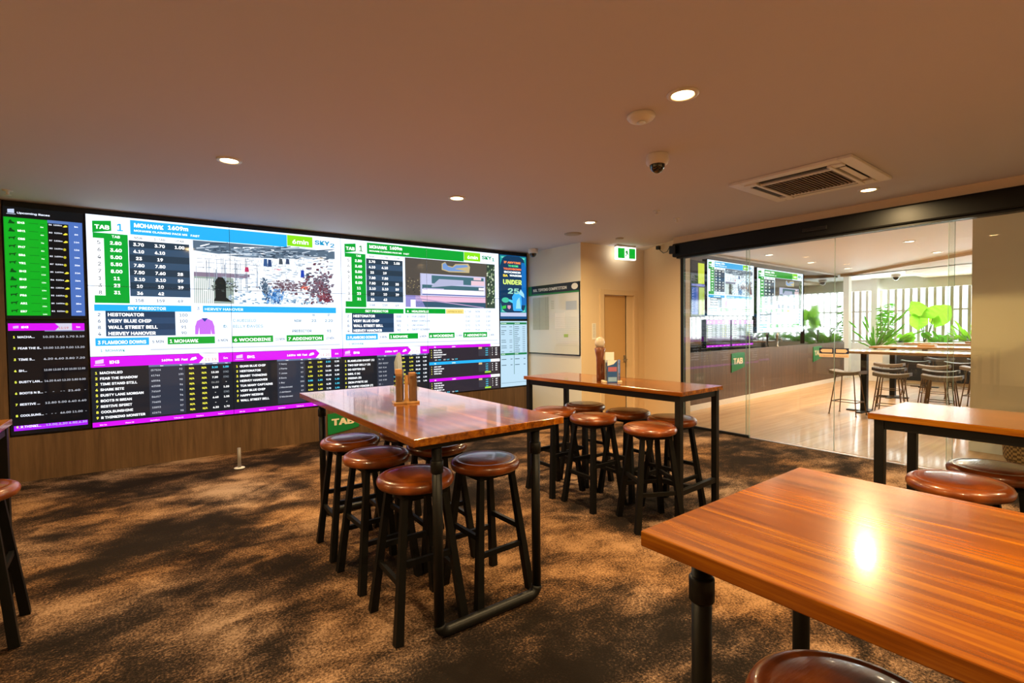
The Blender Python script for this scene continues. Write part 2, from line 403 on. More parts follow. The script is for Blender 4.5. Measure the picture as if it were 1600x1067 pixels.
class Art:
    """flat coloured polygons in (x, z) metres; layers stack towards the viewer"""
    def __init__(s): s.P = []
    def poly(s, pts, col, ly=1): s.P.append((pts, col, ly))
    def rect(s, x0, z1, x1, z0, col, ly=1): s.P.append(([(x0, z0), (x1, z0), (x1, z1), (x0, z1)], col, ly))
    def text(s, t, x, z, h, col, w=None, align='l', ly=4, bold=0.018, maxw=None):
        """h cap height, w total width if given"""
        ps, (a, b) = text_polys(t, bold)
        sy = h / 0.70; sx = sy if w is None else w / max(b - a, .01)
        if maxw and (b - a) * sx > maxw: sx = maxw / (b - a)
        W_ = (b - a) * sx
        ox = x - a * sx if align == 'l' else (x - a * sx - W_ / 2 if align == 'c' else x - a * sx - W_)
        for q, p in ps: s.P.append(([(ox + u * sx, z + v * sy) for u, v in p], col, ly + q * .22))
    def mapped(s, fx, cmap=None):
        o = Art(); cmap = cmap or {}
        for p, c, l in s.P: o.P.append(([fx(*q) for q in p], cmap.get(c, c), l))
        return o
    def add(s, o): s.P += o.P; return s
def clip(poly, x0, x1, z0, z1):
    def cut(P, f, inter):
        out = []
        for i in range(len(P)):
            a, b = P[i - 1], P[i]
            fa, fb = f(a), f(b)
            if fb:
                if not fa: out.append(inter(a, b))
                out.append(b)
            elif fa: out.append(inter(a, b))
        return out
    def ix(k): return lambda a, b: (k, a[1] + (b[1] - a[1]) * (k - a[0]) / (b[0] - a[0]))
    def iz(k): return lambda a, b: (a[0] + (b[0] - a[0]) * (k - a[1]) / (b[1] - a[1]), k)
    xs = [p[0] for p in poly]; zs = [p[1] for p in poly]
    if max(xs) <= x0 or min(xs) >= x1 or max(zs) <= z0 or min(zs) >= z1: return []
    if min(xs) >= x0 and max(xs) <= x1 and min(zs) >= z0 and max(zs) <= z1: return poly
    P = cut(poly, lambda p: p[0] >= x0, ix(x0))
    if P: P = cut(P, lambda p: p[0] <= x1, ix(x1))
    if P: P = cut(P, lambda p: p[1] >= z0, iz(z0))
    if P: P = cut(P, lambda p: p[1] <= z1, iz(z1))
    return P
def art_mesh(name, art, M, parent, box=None, step=.0007):
    """M maps (x, -depth towards viewer, z) to world/parent space"""
    cols = []; verts = []; faces = []; mi = []
    if box:
        if not hasattr(art, 'bb'):
            art.bb = [(min(q[0] for q in p), max(q[0] for q in p), min(q[1] for q in p), max(q[1] for q in p)) for p, c, l in art.P]
        src = [t for t, b_ in zip(art.P, art.bb) if b_[1] > box[0] and b_[0] < box[1] and b_[3] > box[2] and b_[2] < box[3]]
    else: src = art.P
    for p, c, l in src:
        if box: p = clip(p, *box)
        if not p or len(p) < 3: continue
        if c not in cols: cols.append(c)
        b = len(verts)
        for x, z in p: verts.append((M[0][0] * x - M[0][1] * l * step + M[0][2] * z + M[0][3], M[1][0] * x - M[1][1] * l * step + M[1][2] * z + M[1][3], M[2][0] * x - M[2][1] * l * step + M[2][2] * z + M[2][3]))
        faces.append(list(range(b, b + len(p)))); mi.append(cols.index(c))
    me = bpy.data.meshes.new(name); me.from_pydata(verts, [], faces)
    for c in cols: me.materials.append(glow(c) if isinstance(c, str) else c)
    for f, k in zip(me.polygons, mi): f.material_index = k
    o = bpy.data.objects.new(name, me); C.objects.link(o)
    if parent: o.parent = parent
    return o
def Wp(u, v): return px_plane_y(u, v, YW)
WH, BL, GR, MG, LM = 'dde9fb', '23a0dd', '0aa834', 'c40fd8', '7ccc14'
NAVY, DK, TXT, YE, CY_ = '2e4560', '20242e', '3c4650', 'e8e24a', '4cc8e8'
class PxArt(Art):
    def R(s, x0, y0, x1, y1, col, ly=1):
        a, b = Wp(x0, y0), Wp(x1, y1); s.rect(a[0], a[1], b[0], b[1], col, ly)
    def Q(s, pts, col, ly=1): s.poly([Wp(*p) for p in pts], col, ly)
    def T(s, t, x, y, h, col, x1=None, align='l', ly=4, bold=0.018):
        """baseline at pixel (x,y), cap height h px, right end x1"""
        a, t_ = Wp(x, y), Wp(x, y - h); hh = t_[1] - a[1]
        w = None
        if x1: w = abs(Wp(x1, y)[0] - a[0])
        s.text(t, a[0], a[1], hh, col, w, align, ly, bold)

def logo(art, x0, z1, w, h, col=GR, tcol='ffffff', ly=3, name='TAB'):
    art.poly([(x0, z1 - h * .12), (x0 + w, z1), (x0 + w, z1 - h * .78), (x0, z1 - h)], col, ly)
    art.text(name, x0 + w * .12, z1 - h * .70, h * .40, tcol, w * .78, 'l', ly + 1, .03)

def sky_page(blue=True):
    A = PxArt()
    HC = BL if blue else GR
    a, b = Wp(133, 333.6), (2.136, 1.243)
    A.rect(-.533, 2.765, 2.136, 1.243, WH, 0)
    # header
    x0, z1 = Wp(143.5, 342); logo(A, x0, z1, .158, .14)
    A.R(174, 342, 201, 364, 'f8fbff', 1)
    A.T('1', 187.5, 361, 15, HC if blue else '1a8f3a', align='c', x1=None)
    A.R(203, 343.4, 448.5, 386, HC, 1)
    A.T('MOHAWK', 209.5, 354.9, 8.3, 'ffffff', 255.5, bold=.03); A.T('1609m', 262.5, 358.6, 8.0, 'ffffff', 294, bold=.03)
    A.T('MOHAWK CLAIMING PACE MS', 209.5, 361.6, 4.0, 'ffffff', 292.5); A.T('FAST', 298, 369.5, 4.0, 'ffffff', 312)
    A.R(448.5, 366.8, 488.5, 387, LM, 2); A.T('6min', 457, 380.5, 8.5, 'ffffff', 482)
    A.T('SKY', 492, 382, 8.5, '1796c8' if blue else '13994a', 515, bold=.03); A.T('2' if blue else '1', 516, 386.5, 8, '1796c8' if blue else '13994a', 522.5)
    # tote table
    gx0, gz1 = Wp(144.5, 362.5); gx1, _ = Wp(200.5, 400); _, gz0 = Wp(150, 473)
    A.rect(gx0, gz1, gx1, gz0, GR, 1)
    wx0, wz1 = Wp(144.5, 371); wx1, wz0 = Wp(165, 461.5)
    A.rect(gx0, wz1, wx1, wz0, 'f4f8fc', 2)
    A.T('TAB', 181, 372, 5.2, 'ffffff', align='c')
    tx0, tz1 = Wp(201, 375); tx1, _ = Wp(298, 470); _, tz0 = Wp(201, 462.5)
    n = 8; dz = (tz1 - tz0) / n
    A.rect(tx0, gz1, tx1, tz1, 'e9eff6', 1)
    for i in range(n):
        A.rect(tx0, tz1 - i * dz, tx1, tz1 - (i + 1) * dz, '2c3f50' if i % 2 == 0 else '3b5570', 2)
    for hx, t in ((217, 'NSW'), (250, 'S-TAB'), (281, 'UTAB')):
        A.text(t, Wp(hx, 400)[0], tz1 + .018, .032, TXT, align='c', bold=.009)
    nums = ['5', '6', '4', '2', '7', '1', '3', '8']
    tab = ['2.80', '3.40', '5.00', '5.50', '8.00', '11', '23', '31']
    nsw = ['3.70', '4.10', '23', '7.80', '7.50', '3.10', '10', '36']; st = ['3.70', '4.10', '19', '7.80', '7.60', '3.10', '10', '42']
    ut = ['1.00', '', '', '', '28', '59', '39', '']
    nz = (wz1 - wz0) / 8
    for i in range(8):
        zc = wz1 - (i + .5) * nz; zt = tz1 - (i + .5) * dz
        A.text(nums[i], Wp(155, 400)[0], zc - .026, .052, TXT, align='c', bold=.009)
        A.text(tab[i], Wp(181.5, 400)[0], zc - .023, .046, 'ffffff', align='c', bold=.03)
        A.text(nsw[i], Wp(217, 400)[0], zt - .022, .044, 'ffffff', align='c', bold=.03)
        A.text(st[i], Wp(250, 400)[0], zt - .022, .044, 'ffffff', align='c', bold=.03)
        if ut[i]: A.text(ut[i], Wp(281, 400)[0], zt - .022, .044, 'ffffff', align='c', bold=.03)
    for hx, t in ((218, '158'), (251, '159'), (282, '69')):
        A.text(t, Wp(hx, 467)[0], tz0 - .062, .042, TXT, align='c', bold=.009)
    # predictor
    px0, pz1 = Wp(147, 475.5); px1, pz0 = Wp(299, 485.6)[0], Wp(147, 485.6)[1]
    A.rect(px0, pz1, px1, pz0, HC, 1); A.text('SKY PREDICTOR', (px0 + px1) / 2 + .02, pz0 + .016, .043, 'ffffff', align='c')
    nx0, nx1 = Wp(165, 500)[0], Wp(274, 500)[0]; nz0 = Wp(165, 525.5)[1]; ndz = (pz0 - nz0) / 4
    for i, (t, a_, b_) in enumerate((('HESTONATOR', '2', '100'), ('VERY BLUE CHIP', '6', '100'), ('WALL STREET BELL', '8', '91'), ('HERVEY HANOVER', '4', '90'))):
        z = pz0 - (i + .5) * ndz
        A.rect(nx0, pz0 - i * ndz, nx1, pz0 - (i + 1) * ndz, '26405e' if i % 2 == 0 else '2f4d70', 2)
        A.text(t, nx0 + .02, z - .023, .046, 'ffffff', bold=.03, maxw=.72)
        A.text(a_, Wp(155, 500)[0], z - .023, .046, TXT, align='c', bold=.009); A.text(b_, Wp(287, 500)[0], z - .023, .044, TXT, align='c', bold=.009)
    # bottom tabs
    for xa, xb, c, t, mn in ((149, 233, BL, '3 FLAMBORO DOWNS', '5 MIN'), (262, 336, GR, '1 MOHAWK', '6 MIN'), (363, 427, GR, '6 WOODBINE', '11 MIN'), (448, 506, GR, '7 ADDINGTON', '13 MIN')):
        wa, wb = Wp(xa, 535)[0], Wp(xb, 535)[0]
        A.rect(wa, 1.442, wb, 1.358, c, 1); A.text(t, wa + .02, 1.375, .05, 'ffffff', (wb - wa) * .9 if len(t) > 9 else None)
        A.text(mn, wb + .03, 1.378, .04, TXT, bold=.009, maxw=.105)
    A.text('1  MOHAWK', Wp(157, 547)[0], 1.292, .036, '3d9fa8', bold=.009)
    A.rect(Wp(235, 540)[0], 1.31, 2.10, 1.295, 'd4dceb', 1)
    A.rect(Wp(300, 540)[0], 1.275, 2.0, 1.268, 'dfe6f2', 1)
    return A
VX0, VX1 = Wp(302, 400)[0], Wp(523, 400)[0]
VZ1, VZ0 = Wp(302, 375)[1], Wp(303, 473.5)[1]
def page_blue():
    A = sky_page(True); r = random.Random(3)
    def X(u): return VX0 + u * (VX1 - VX0)
    def Z(v): return VZ0 + v * (VZ1 - VZ0)
    # indoor hall picture: pale floor, roof trusses, railings, people
    A.rect(X(0), Z(1), X(1), Z(0), 'd9e2ee', 1)
    A.poly([(X(0), Z(1)), (X(1), Z(1)), (X(1), Z(.86)), (X(.55), Z(.80)), (X(.3), Z(.78)), (X(0), Z(.84))], '5d7286', 2)
    for i in range(26):
        u = r.random(); v = .78 + r.random() * .2; w = .05 + r.random() * .2
        A.poly([(X(u), Z(v)), (X(min(1, u + w)), Z(v + .05)), (X(min(1, u + w)), Z(v + .065)), (X(u), Z(v + .02))], r.choice(['c7d6e6', '38495c', 'eef4fb', '8fa5ba']), 3)
    A.rect(X(0), Z(.76), X(.42), Z(.45), 'f4f7fb', 2)
    for i in range(26):
        u = r.random() * .42; A.rect(X(u), Z(.45 + .32 * r.random()), X(u + .004), Z(.2 + .2 * r.random()), r.choice(['8fa0b4', '5b6b80', 'b6c4d4']), 3)
    for v in (.72, .66, .58, .50): A.rect(X(.02), Z(v), X(.40), Z(v - .008), '93a3b6', 3)
    A.rect(X(0), Z(.5), X(.36), Z(.43), '8f8096', 3)
    A.rect(X(0), Z(.43), X(.25), Z(0), '9fb0a8', 2)
    for i in range(10): A.rect(X(.005 + i * .012), Z(.4), X(.011 + i * .012), Z(0), 'e8eef0', 3)
    A.poly([(X(.13), Z(.1)), (X(.13), Z(.36)), (X(.15), Z(.43)), (X(.18), Z(.43)), (X(.2), Z(.36)), (X(.2), Z(.1)), (X(.24), Z(.03)), (X(.12), Z(.04))], '242a2a', 4)
    for u, v, c, h in ((.46, .78, '3a5f94', .13), (.49, .77, '2f4a7a', .12), (.57, .8, '4a5560', .1), (.62, .8, '405070', .09), (.73, .62, '2748b8', .13), (.77, .57, '48586a', .12), (.33, .62, 'c03a68', .08)):
        A.poly([(X(u), Z(v)), (X(u + .022), Z(v)), (X(u + .026), Z(v - h)), (X(u - .004), Z(v - h))], c, 4)
    def smear(cx, cz, rx, rz, cols, n, w=.012, h=.035, ly=4):
        w *= .6; h *= .65
        for _ in range(int(n * 1.7)):
            u = cx + r.gauss(0, rx * .5); v = cz + r.gauss(0, rz * .5)
            if not (.01 < u < .97 and .02 < v < .95): continue
            ww = w * (.4 + r.random()); hh = h * (.4 + r.random()); sk = r.uniform(-.01, .01)
            q = [(u + sk, v), (u + ww + sk, v + hh * .1), (u + ww * .9, v - hh), (u - ww * .1, v - hh * .9)]
            A.poly([(X(max(0, min(1, a_))), Z(max(0, min(1, b_)))) for a_, b_ in q], r.choice(cols), ly + r.random() * .8)
    pale = ['dfe8f2', 'c4d2e0', 'a8bccd', 'eef4fa', '93a8bc']
    smear(.6, .4, .5, .5, pale, 260, .05, .02, 2.4)
    smear(.6, .08, .45, .12, ['8fb0cc', 'b4cce0', '6c94b8', 'dce8f4'], 90, .03, .05, 2.6)
    smear(.62, .34, .14, .10, ['7c6c78', '6a4a56', '8f7c8a', '54424e'], 110, .03, .03)
    smear(.88, .34, .14, .30, ['75687a', '6a3c4c', '805260', '5e5868', '908594'], 190, .03, .05)
    smear(.9, .14, .06, .12, ['8a3c4a', '6b3444', '94505c'], 40, .02, .05, 5)
    smear(.46, .30, .03, .16, ['4c6a84', '6c8298', '3c5068'], 60, .012, .06, 5)
    smear(.53, .14, .06, .14, ['3a76b8', '5c94d0', '2c5c98', 'a8c8e4'], 80, .016, .06, 5)
    smear(.75, .32, .03, .03, ['e0563c', 'f08060'], 12, .02, .02, 5.5); smear(.56, .61, .04, .01, ['d04c54'], 8, .02, .01, 5)
    smear(.5, .66, .5, .2, ['5c6c7e', '8496a8', '3e4c5c'], 90, .003, .07, 3)
    smear(.2, .30, .1, .1, ['4a5450', '747e76', '2c322e'], 30, .02, .03, 3.4)
    smear(.5, .88, .5, .08, ['c8d8e8', '4c6076', '8ca4ba', '2e3e50'], 120, .05, .02, 3)
    # runner line
    A.rect(Wp(317, 480)[0], Wp(317, 477.5)[1], Wp(525, 480)[0], Wp(317, 487.5)[1], BL, 1)
    A.T('3', 308, 484, 6, '6d89a8', bold=.009); A.T('HERVEY HANOVER', 320, 485, 5.5, 'dff2ff', 380)
    c0 = Wp(304, 497); c1 = Wp(336, 522); w = c1[0] - c0[0]; h = c0[1] - c1[1]
    def SP(l): return [(c0[0] + a_ * w, c1[1] + b_ * h) for a_, b_ in l]
    A.poly(SP([(.32, .95), (.68, .95), (.9, .82), (.8, .4), (.8, 0), (.22, 0), (.22, .4), (.1, .82)]), 'b565d8', 2)
    A.poly(SP([(.12, .84), (.24, .6), (.16, 0), (0, 0), (.02, .5)]), 'b565d8', 2); A.poly(SP([(.88, .84), (.76, .6), (.84, 0), (1, 0), (.98, .5)]), 'b565d8', 2)
    A.poly(SP([(.34, 1), (.66, 1), (.5, .78)]), '2846a8', 3)
    A.T('D:', 349.5, 512, 6, '3c8ca8', bold=.009); A.T('C AUDISELO', 364, 503, 6, '7fb4cc', 400, bold=.009); A.T('BILLY DAVIES', 364, 512, 6, '7fb4cc', 411, bold=.009)
    A.T('NSW', 460, 503, 5, '5b8494', 471); A.T('W', 488, 494, 5, '8aa4b4', 492.5); A.T('P', 512.5, 494, 5, '8aa4b4', 515.5)
    A.T('23', 487, 503, 5, '6b90a4', 494); A.T('2.20', 508, 503, 5, '6b90a4', 520); A.T('PREDICTOR', 457, 519, 5, '5b8494', 487); A.T('93', 511, 519, 5, '5b8494', 517.5)
    return A
def page_green():
    A = sky_page(False)
    def X(u): return VX0 + u * (VX1 - VX0)
    def Z(v): return VZ0 + v * (VZ1 - VZ0)
    A.rect(X(0), Z(1), X(1), Z(0), '5a554c', 1)
    A.rect(X(0), Z(1), X(.16), Z(.25), '56504a', 2)
    A.poly([(X(.38), Z(.93)), (X(.42), Z(.97)), (X(.44), Z(.90)), (X(.5), Z(.88)), (X(.53), Z(.94)), (X(.68), Z(.97)), (X(.70), Z(.9)), (X(.69), Z(.77)), (X(.46), Z(.76)), (X(.38), Z(.8))], 'cdb98a', 2)
    A.poly([(X(.39), Z(.92)), (X(.42), Z(.95)), (X(.45), Z(.88)), (X(.5), Z(.86)), (X(.54), Z(.92)), (X(.66), Z(.94)), (X(.68), Z(.9)), (X(.52), Z(.84)), (X(.66), Z(.8)), (X(.46), Z(.78)), (X(.39), Z(.82))], '7ba0d8', 3)
    A.rect(X(.15), Z(.70), X(.88), Z(.15), 'c9cdf0', 2)
    A.rect(X(.27), Z(.67), X(.86), Z(.5), '4a7480', 3)
    A.poly([(X(.27), Z(.45)), (X(.35), Z(.6)), (X(.62), Z(.6)), (X(.62), Z(.5)), (X(.27), Z(.42))], 'b8bcdc', 4)
    A.rect(X(.71), Z(.6), X(.87), Z(.5), 'f2d0dc', 4); A.rect(X(.74), Z(.68), X(.83), Z(.62), 'f2d0dc', 4)
    A.rect(X(.17), Z(.47), X(.86), Z(.38), '48707c', 3); A.rect(X(.18), Z(.4), X(.4), Z(.36), 'c4c0e4', 4); A.rect(X(.17), Z(.38), X(.87), Z(.28), 'e8dcf4', 4); A.rect(X(.8), Z(.45), X(.87), Z(.40), 'f4dce4', 4)
    A.rect(X(.17), Z(.28), X(.88), Z(.26), '3a58a0', 4)
    A.rect(X(.1), Z(.24), X(.88), Z(.12), 'f4c4e0', 3); A.rect(X(.1), Z(.12), X(.88), Z(0), '3c5c74', 3)
    A.poly([(X(.0), Z(.24)), (X(.14), Z(.24)), (X(.2), Z(0)), (X(0), Z(0))], '9a94d8', 3); A.rect(X(.05), Z(.15), X(.1), Z(0), 'e4dcf8', 4)
    A.poly([(X(.1), Z(.19)), (X(.86), Z(.02)), (X(.86), Z(0)), (X(.12), Z(.16))], 'b8a0c8', 5)
    r = random.Random(5)
    A.rect(X(.9), Z(1), X(1), Z(0), '33483c', 2)
    for i in range(60):
        u = .90 + r.random() * .09; v = .08 + r.random() * .86
        A.poly([(X(u), Z(v)), (X(u + .012), Z(v + .02)), (X(u + .008), Z(v + .05)), (X(u - .006), Z(v + .03))], r.choice(['a8b898', '7c9468', 'd0dcc0', '5a7850']), 3)
    for i in range(25):
        u = r.random() * .14; v = .3 + r.random() * .3
        A.rect(X(u), Z(v), X(u + .01), Z(v - .02), r.choice(['8a7c5c', '3a3a38', 'a89c7c']), 3)
    A.T('6', 308, 484, 5.5, 'ffffff'); A.rect(Wp(303, 480)[0], Wp(317, 476.5)[1], Wp(404, 480)[0], Wp(317, 486.5)[1], GR, 1)
    A.T('HEALESVILLE', 320, 484.5, 5.5, 'ffffff', 362)
    A.rect(Wp(405, 480)[0], Wp(317, 476.5)[1], Wp(449, 480)[0], Wp(317, 486.5)[1], 'f8e48a', 1); A.T('APPROX DIV', 409, 485, 4.5, 'c8a030', 445, bold=.009)
    for xh, t in ((459, 'S-TAB'), (483, 'NSW'), (508, 'UTAB')):
        A.T(t, xh, 485, 4.5, '7a8490', align='c', bold=.009)
    for i, (a_, n_, q) in enumerate((('5', 'PAW LEADER', ('1.60', '2.20', '1.80')), ('', 'ROBERT CHANCELLOR', ('1.40', '1.60', '2.40')), ('1', 'UNO PEANUT', ('5.70', '5.70', '7.00')), ('4', 'SWIFT BOMBER', ('9.70', '9.60', '9.70')))):
        y = 494.5 + i * 8.6
        if a_: A.T(a_, 308, y, 5, '5c6670', bold=.009)
        A.T(n_, 320, y, 4.8, '6c7680', 353 + 12 * (i % 2), bold=.009)
        for k, t in enumerate(q): A.T(t, (459, 483, 508)[k], y, 4.6, '68727c', align='c', bold=.009)
    return A
# race cards: lower row, 1.33 m wide each
def card(x0, code, names, trn, mid, price, dist, tm, mins, hot=None):
    A = Art(); w = 1.33
    A.rect(x0, 1.243, x0 + w, .482, '1d2129', 0)
    A.rect(x0, 1.243, x0 + .98, 1.128, MG, 1); A.poly([(x0 + .98, 1.243), (x0 + 1.03, 1.19), (x0 + .98, 1.128)], MG, 3)
    A.rect(x0 + .98, 1.243, x0 + 1.18, 1.128, 'f2eaf6', 2); A.rect(x0 + 1.18, 1.243, x0 + w, 1.128, MG, 1)
    A.poly([(x0 + .04, 1.20), (x0 + .11, 1.215), (x0 + .11, 1.17), (x0 + .04, 1.165)], 'f4d4fa', 2); A.rect(x0 + .03, 1.155, x0 + .12, 1.148, 'f4d4fa', 2)
    A.text(code, x0 + .16, 1.163, .042, 'ffffff', bold=.03)
    A.text(dist, x0 + .62, 1.166, .032, 'ffffff', bold=.02, maxw=.25)
    A.poly([(x0 + .89, 1.165), (x0 + .91, 1.195), (x0 + .95, 1.205), (x0 + .96, 1.18), (x0 + .92, 1.165)], 'ffffff', 2)
    A.text(tm, x0 + 1.10, 1.15, .045, 'e08078', align='c', bold=.01); A.text('Next race', x0 + 1.10, 1.208, .016, 'c8b0c0', align='c', bold=.009)
    A.text(mins, x0 + 1.255, 1.165, .032, 'ffd8ff', align='c')
    A.rect(x0 + .50, 1.128, x0 + w - .02, 1.108, '6d7ca4', 2)
    for k, t in enumerate(('Form', 'Rtg', 'FixWin', 'FixPl', 'ToteWin', 'Tote')): A.text(t, x0 + (.62, .80, .90, 1.03, 1.14, 1.26)[k], 1.111, .013, 'ffffff', align='c')
    A.rect(x0 + .50, 1.108, x0 + .84, .555, '2f3646', 1)
    n = len(names); dz = (1.105 - .56) / 9
    for i, nm in enumerate(names):
        z = 1.105 - (i + .86) * dz
        A.text(str(i + 1), x0 + .045, z, .034, YE, align='c', bold=.03)
        A.text(nm, x0 + .075, z, .034, 'f2f4f8', bold=.028, maxw=.42)
        A.text(trn[i % len(trn)], x0 + .52, z + .008, .026, 'd5dae6', bold=.01, maxw=.22)
        A.text(mid[i % len(mid)], x0 + .80, z + .008, .026, 'd5dae6', align='c', bold=.01)
        for k in range(4):
            t, c = price(i, k); A.text(t, x0 + (.905, 1.03, 1.14, 1.255)[k], z + .008, .028, c, align='c', bold=.03)
    A.rect(x0, .535, x0 + w, .482, MG, 2)
    for k, t in enumerate(('Win 54', 'Place 18', 'Quinella 6', 'Trifecta 11', 'Exacta 4', 'Treble 7')):
        A.text(t, x0 + .06 + k * .22, .497, .018, 'ffd8ff', bold=.01)
    return A
MAIN = Art()
MAIN.add(page_blue())
MAIN.add(page_green().mapped(lambda x, z: (2.136 + (x + .533) * 2.650 / 2.669, z)))
P1 = [('3.10', CY_), ('13.20', 'f0f0f0'), ('7.20', 'f0f0f0'), ('06.80', '909090'), ('5.20', 'f0f0f0'), ('-', 'f0f0f0'), ('6.40', 'f0f0f0'), ('-', 'f0f0f0'), ('4.30', 'f0f0f0')]
P2 = [('1.00', CY_), ('(OK)', '808890'), ('(OK)', '808890'), ('-', 'f0f0f0'), ('1.20', 'f0f0f0'), ('(OK)', '808890'), ('1.55', 'f0f0f0'), ('-', 'f0f0f0'), ('1.70', 'f0f0f0')]
MAIN.add(card(-.533, 'KH3', ['MACHALKO', 'FEAR THE SHADOW', 'TIME STAND STILL', 'SHARK BITE', 'DUSTY LANE MORGAN', 'BOOTS N BRIAN', 'RESTIVE SPIRIT', 'COOLSUNSHINE', 'R THINKING MONSTER'],
    ['(57526', '61746', '48584', '42588', '76569', '84657', '76455', '15893', '62676'], ['92', '100', '98', '96', '94', '94', '90', '97', '98'],
    lambda i, k: ('N/A', YE) if k < 2 else (P1[i] if k == 2 else P2[i]), '1609m  MS  Fast', '11:19', '5m'))
PD = [['11', '2.80', '2.10', '2.20'], ['8.00', '1.70', '3.20', '1.20'], ['23', '4.20', '16.00', '5.00'], ['6.00', '1.70', '20.10', '3.20'], ['2.80', '1.33', '9.70', '1.20'], ['8.20', '1.40', '4.20', '1.20'], ['6.20', '1.60', '7.70', '1.90'], ['31', '4.60', '9.00', '2.10']]
MAIN.add(card(.797, 'DH1', ['QUAN BLUE CHIP', 'HESTONATOR', 'SMART THINKING', 'HERVEY HANOVER', 'TUA MANY CAPTAINS', 'VERY BLUE CHIP', 'HAPPY NEIGHS', 'WALL STREET BELL'],
    ['T Henry', 'J Plante', 'T Jones', 'B Davis', 'L Roy', 'J Macdonald', 'J Jamieson', 'S Macdonald'], ['97', '98', '97', '96', '100', '88', '97', '93'],
    lambda i, k: (PD[i][k], CY_ if (i == 4 and k < 2) or (k == 2 and i == 0) or (k == 3 and i > 3) else (YE if k < 2 else 'e8ecf2')), '1609m  MS  Fast', '11:20', '6m'))
MAIN.add(card(2.127, 'DH6', ['BLAMELESS GHOST (1)', 'TWO DIP GELLY (3)', 'GO GIFFEN (2)', 'MRS. C (4)', 'PRISMA (5)', 'IRON PYRITE (6)', 'OLYMPIC FENCER (7)'],
    ['96  12', '353  52227', '843  0.16', '136  4.60', '143  2.20', '163  0.50', '31  -'], ['93', '95', '97', '54', '60', '80', '91'],
    lambda i, k: (PD[i][k], YE if k < 2 else (CY_ if i == 4 and k == 2 else 'e8ecf2')), '1300m  WFT', '11:22', '12m'))
MAIN.add(Art())
def card_small(x0, w):
    A = Art(); A.rect(x0, 1.243, x0 + w, .482, '322c36', 0); r = random.Random(9)
    nm = [['GOLD JEWEL', 'BRAZEN MISS', 'ROMANESQUE HEAT', 'MISS SWIFT'], ['JUST CAMP', 'DIAMOND DOVE', 'MISTY LAMB', 'SONIC BELL'], ['BLUE BAYOU', 'TIMELESS SPEC', 'COOL BREEZE', 'SILVER SKY LAD']]
    for k, (z1, c) in enumerate(((1.243, MG), (.985, BL), (.725, MG))):
        zt = z1 - (0 if k else .0)
        A.rect(x0, zt, x0 + w * .86, zt - .045, c, 2); A.rect(x0 + w * .86, zt, x0 + w, zt - .045, 'f0eef4', 2)
        A.text('R' + str(k + 4), x0 + .09, zt - .035, .022, 'ffffff'); A.text('1200m', x0 + .40, zt - .035, .02, 'ffffff')
        A.rect(x0 + w * .68, zt - .045, x0 + w * .86, zt - .2, '3e3c46', 1)
        for i in range(4):
            z = zt - .085 - i * .036
            A.text(str(i + 1), x0 + .04, z, .022, YE, align='c', bold=.03); A.text(nm[k][i], x0 + .08, z, .022, 'f4f4f8', bold=.03)
            A.text('%d.%d0' % (r.randint(1, 9), r.randint(0, 9)), x0 + w * .80, z, .022, CY_, align='c', bold=.03)
            A.text('%d' % r.randint(2, 9), x0 + w * .885, z, .022, 'ffffff', align='c'); A.text('%d.%d' % (r.randint(2, 9), r.randint(0, 9)), x0 + w * .945, z, .024, 'ffffff', align='c', bold=.03)
        A.rect(x0 + w * .68, zt - .05, x0 + w * .73, zt - .08, 'e8c890', 2)
        if k != 1:
            for q in range(3): A.text('1.%d' % (q + 2), x0 + .10 + q * .15, zt - .235, .022, 'ffffff'); A.text('5.%d0' % q, x0 + .155 + q * .15, zt - .235, .022, CY_, bold=.03)
        if k: A.rect(x0 + w * .77, zt - .2, x0 + w * .86, zt - .225, '9ccc3c', 2)
    return A
MAIN.add(card_small(3.457, 1.329))

# housings and pictures of the 4 x 3 wall of displays
XS_ = [-.533, .797, 2.136, 3.437, 4.786]; ZS_ = [2.765, 2.004, 1.243, .482]
tag(MB().box(-1.175, XB - .004, YW + .0505, YW + .058, .462, CEIL - .002).build('screen_backing_board', M_BEZEL), 'black backing board framing the whole bank of wall displays', 'backing board')
colw = ['first', 'second', 'third', 'fourth']; roww = ['top', 'middle', 'bottom']
what = [['dark odds table', 'indoor hall picture', 'green header', 'outdoor building picture'],
        ['purple jersey', 'two green tabs', 'white predictor list', 'pale yellow box'],
        ['magenta KH3 band', 'magenta DH1 band', 'magenta DH6 band', 'three small race lists']]
for r in range(3):
    for c in range(4):
        x0, x1, z1, z0 = XS_[c], XS_[c + 1], ZS_[r], ZS_[r + 1]
        cx, cz = (x0 + x1) / 2, (z0 + z1) / 2
        e = empty('wall_display', (cx, YW + .05, z0), 0, '%s row video wall display, %s from left, with %s' % (roww[r], colw[c], what[r][c]), 'display', 'video wall displays')
        g = .0022
        MB().box(x0 + .0006 - cx, x1 - .0006 - cx, -.044, .0, .0006, z1 - z0 - .0006).build('housing', M_BEZEL, e)
        art_mesh('picture', MAIN, Matrix.Translation((-cx, -.0455, -z0)), e, (x0 + g, x1 - g, z0 + g, z1 - g))

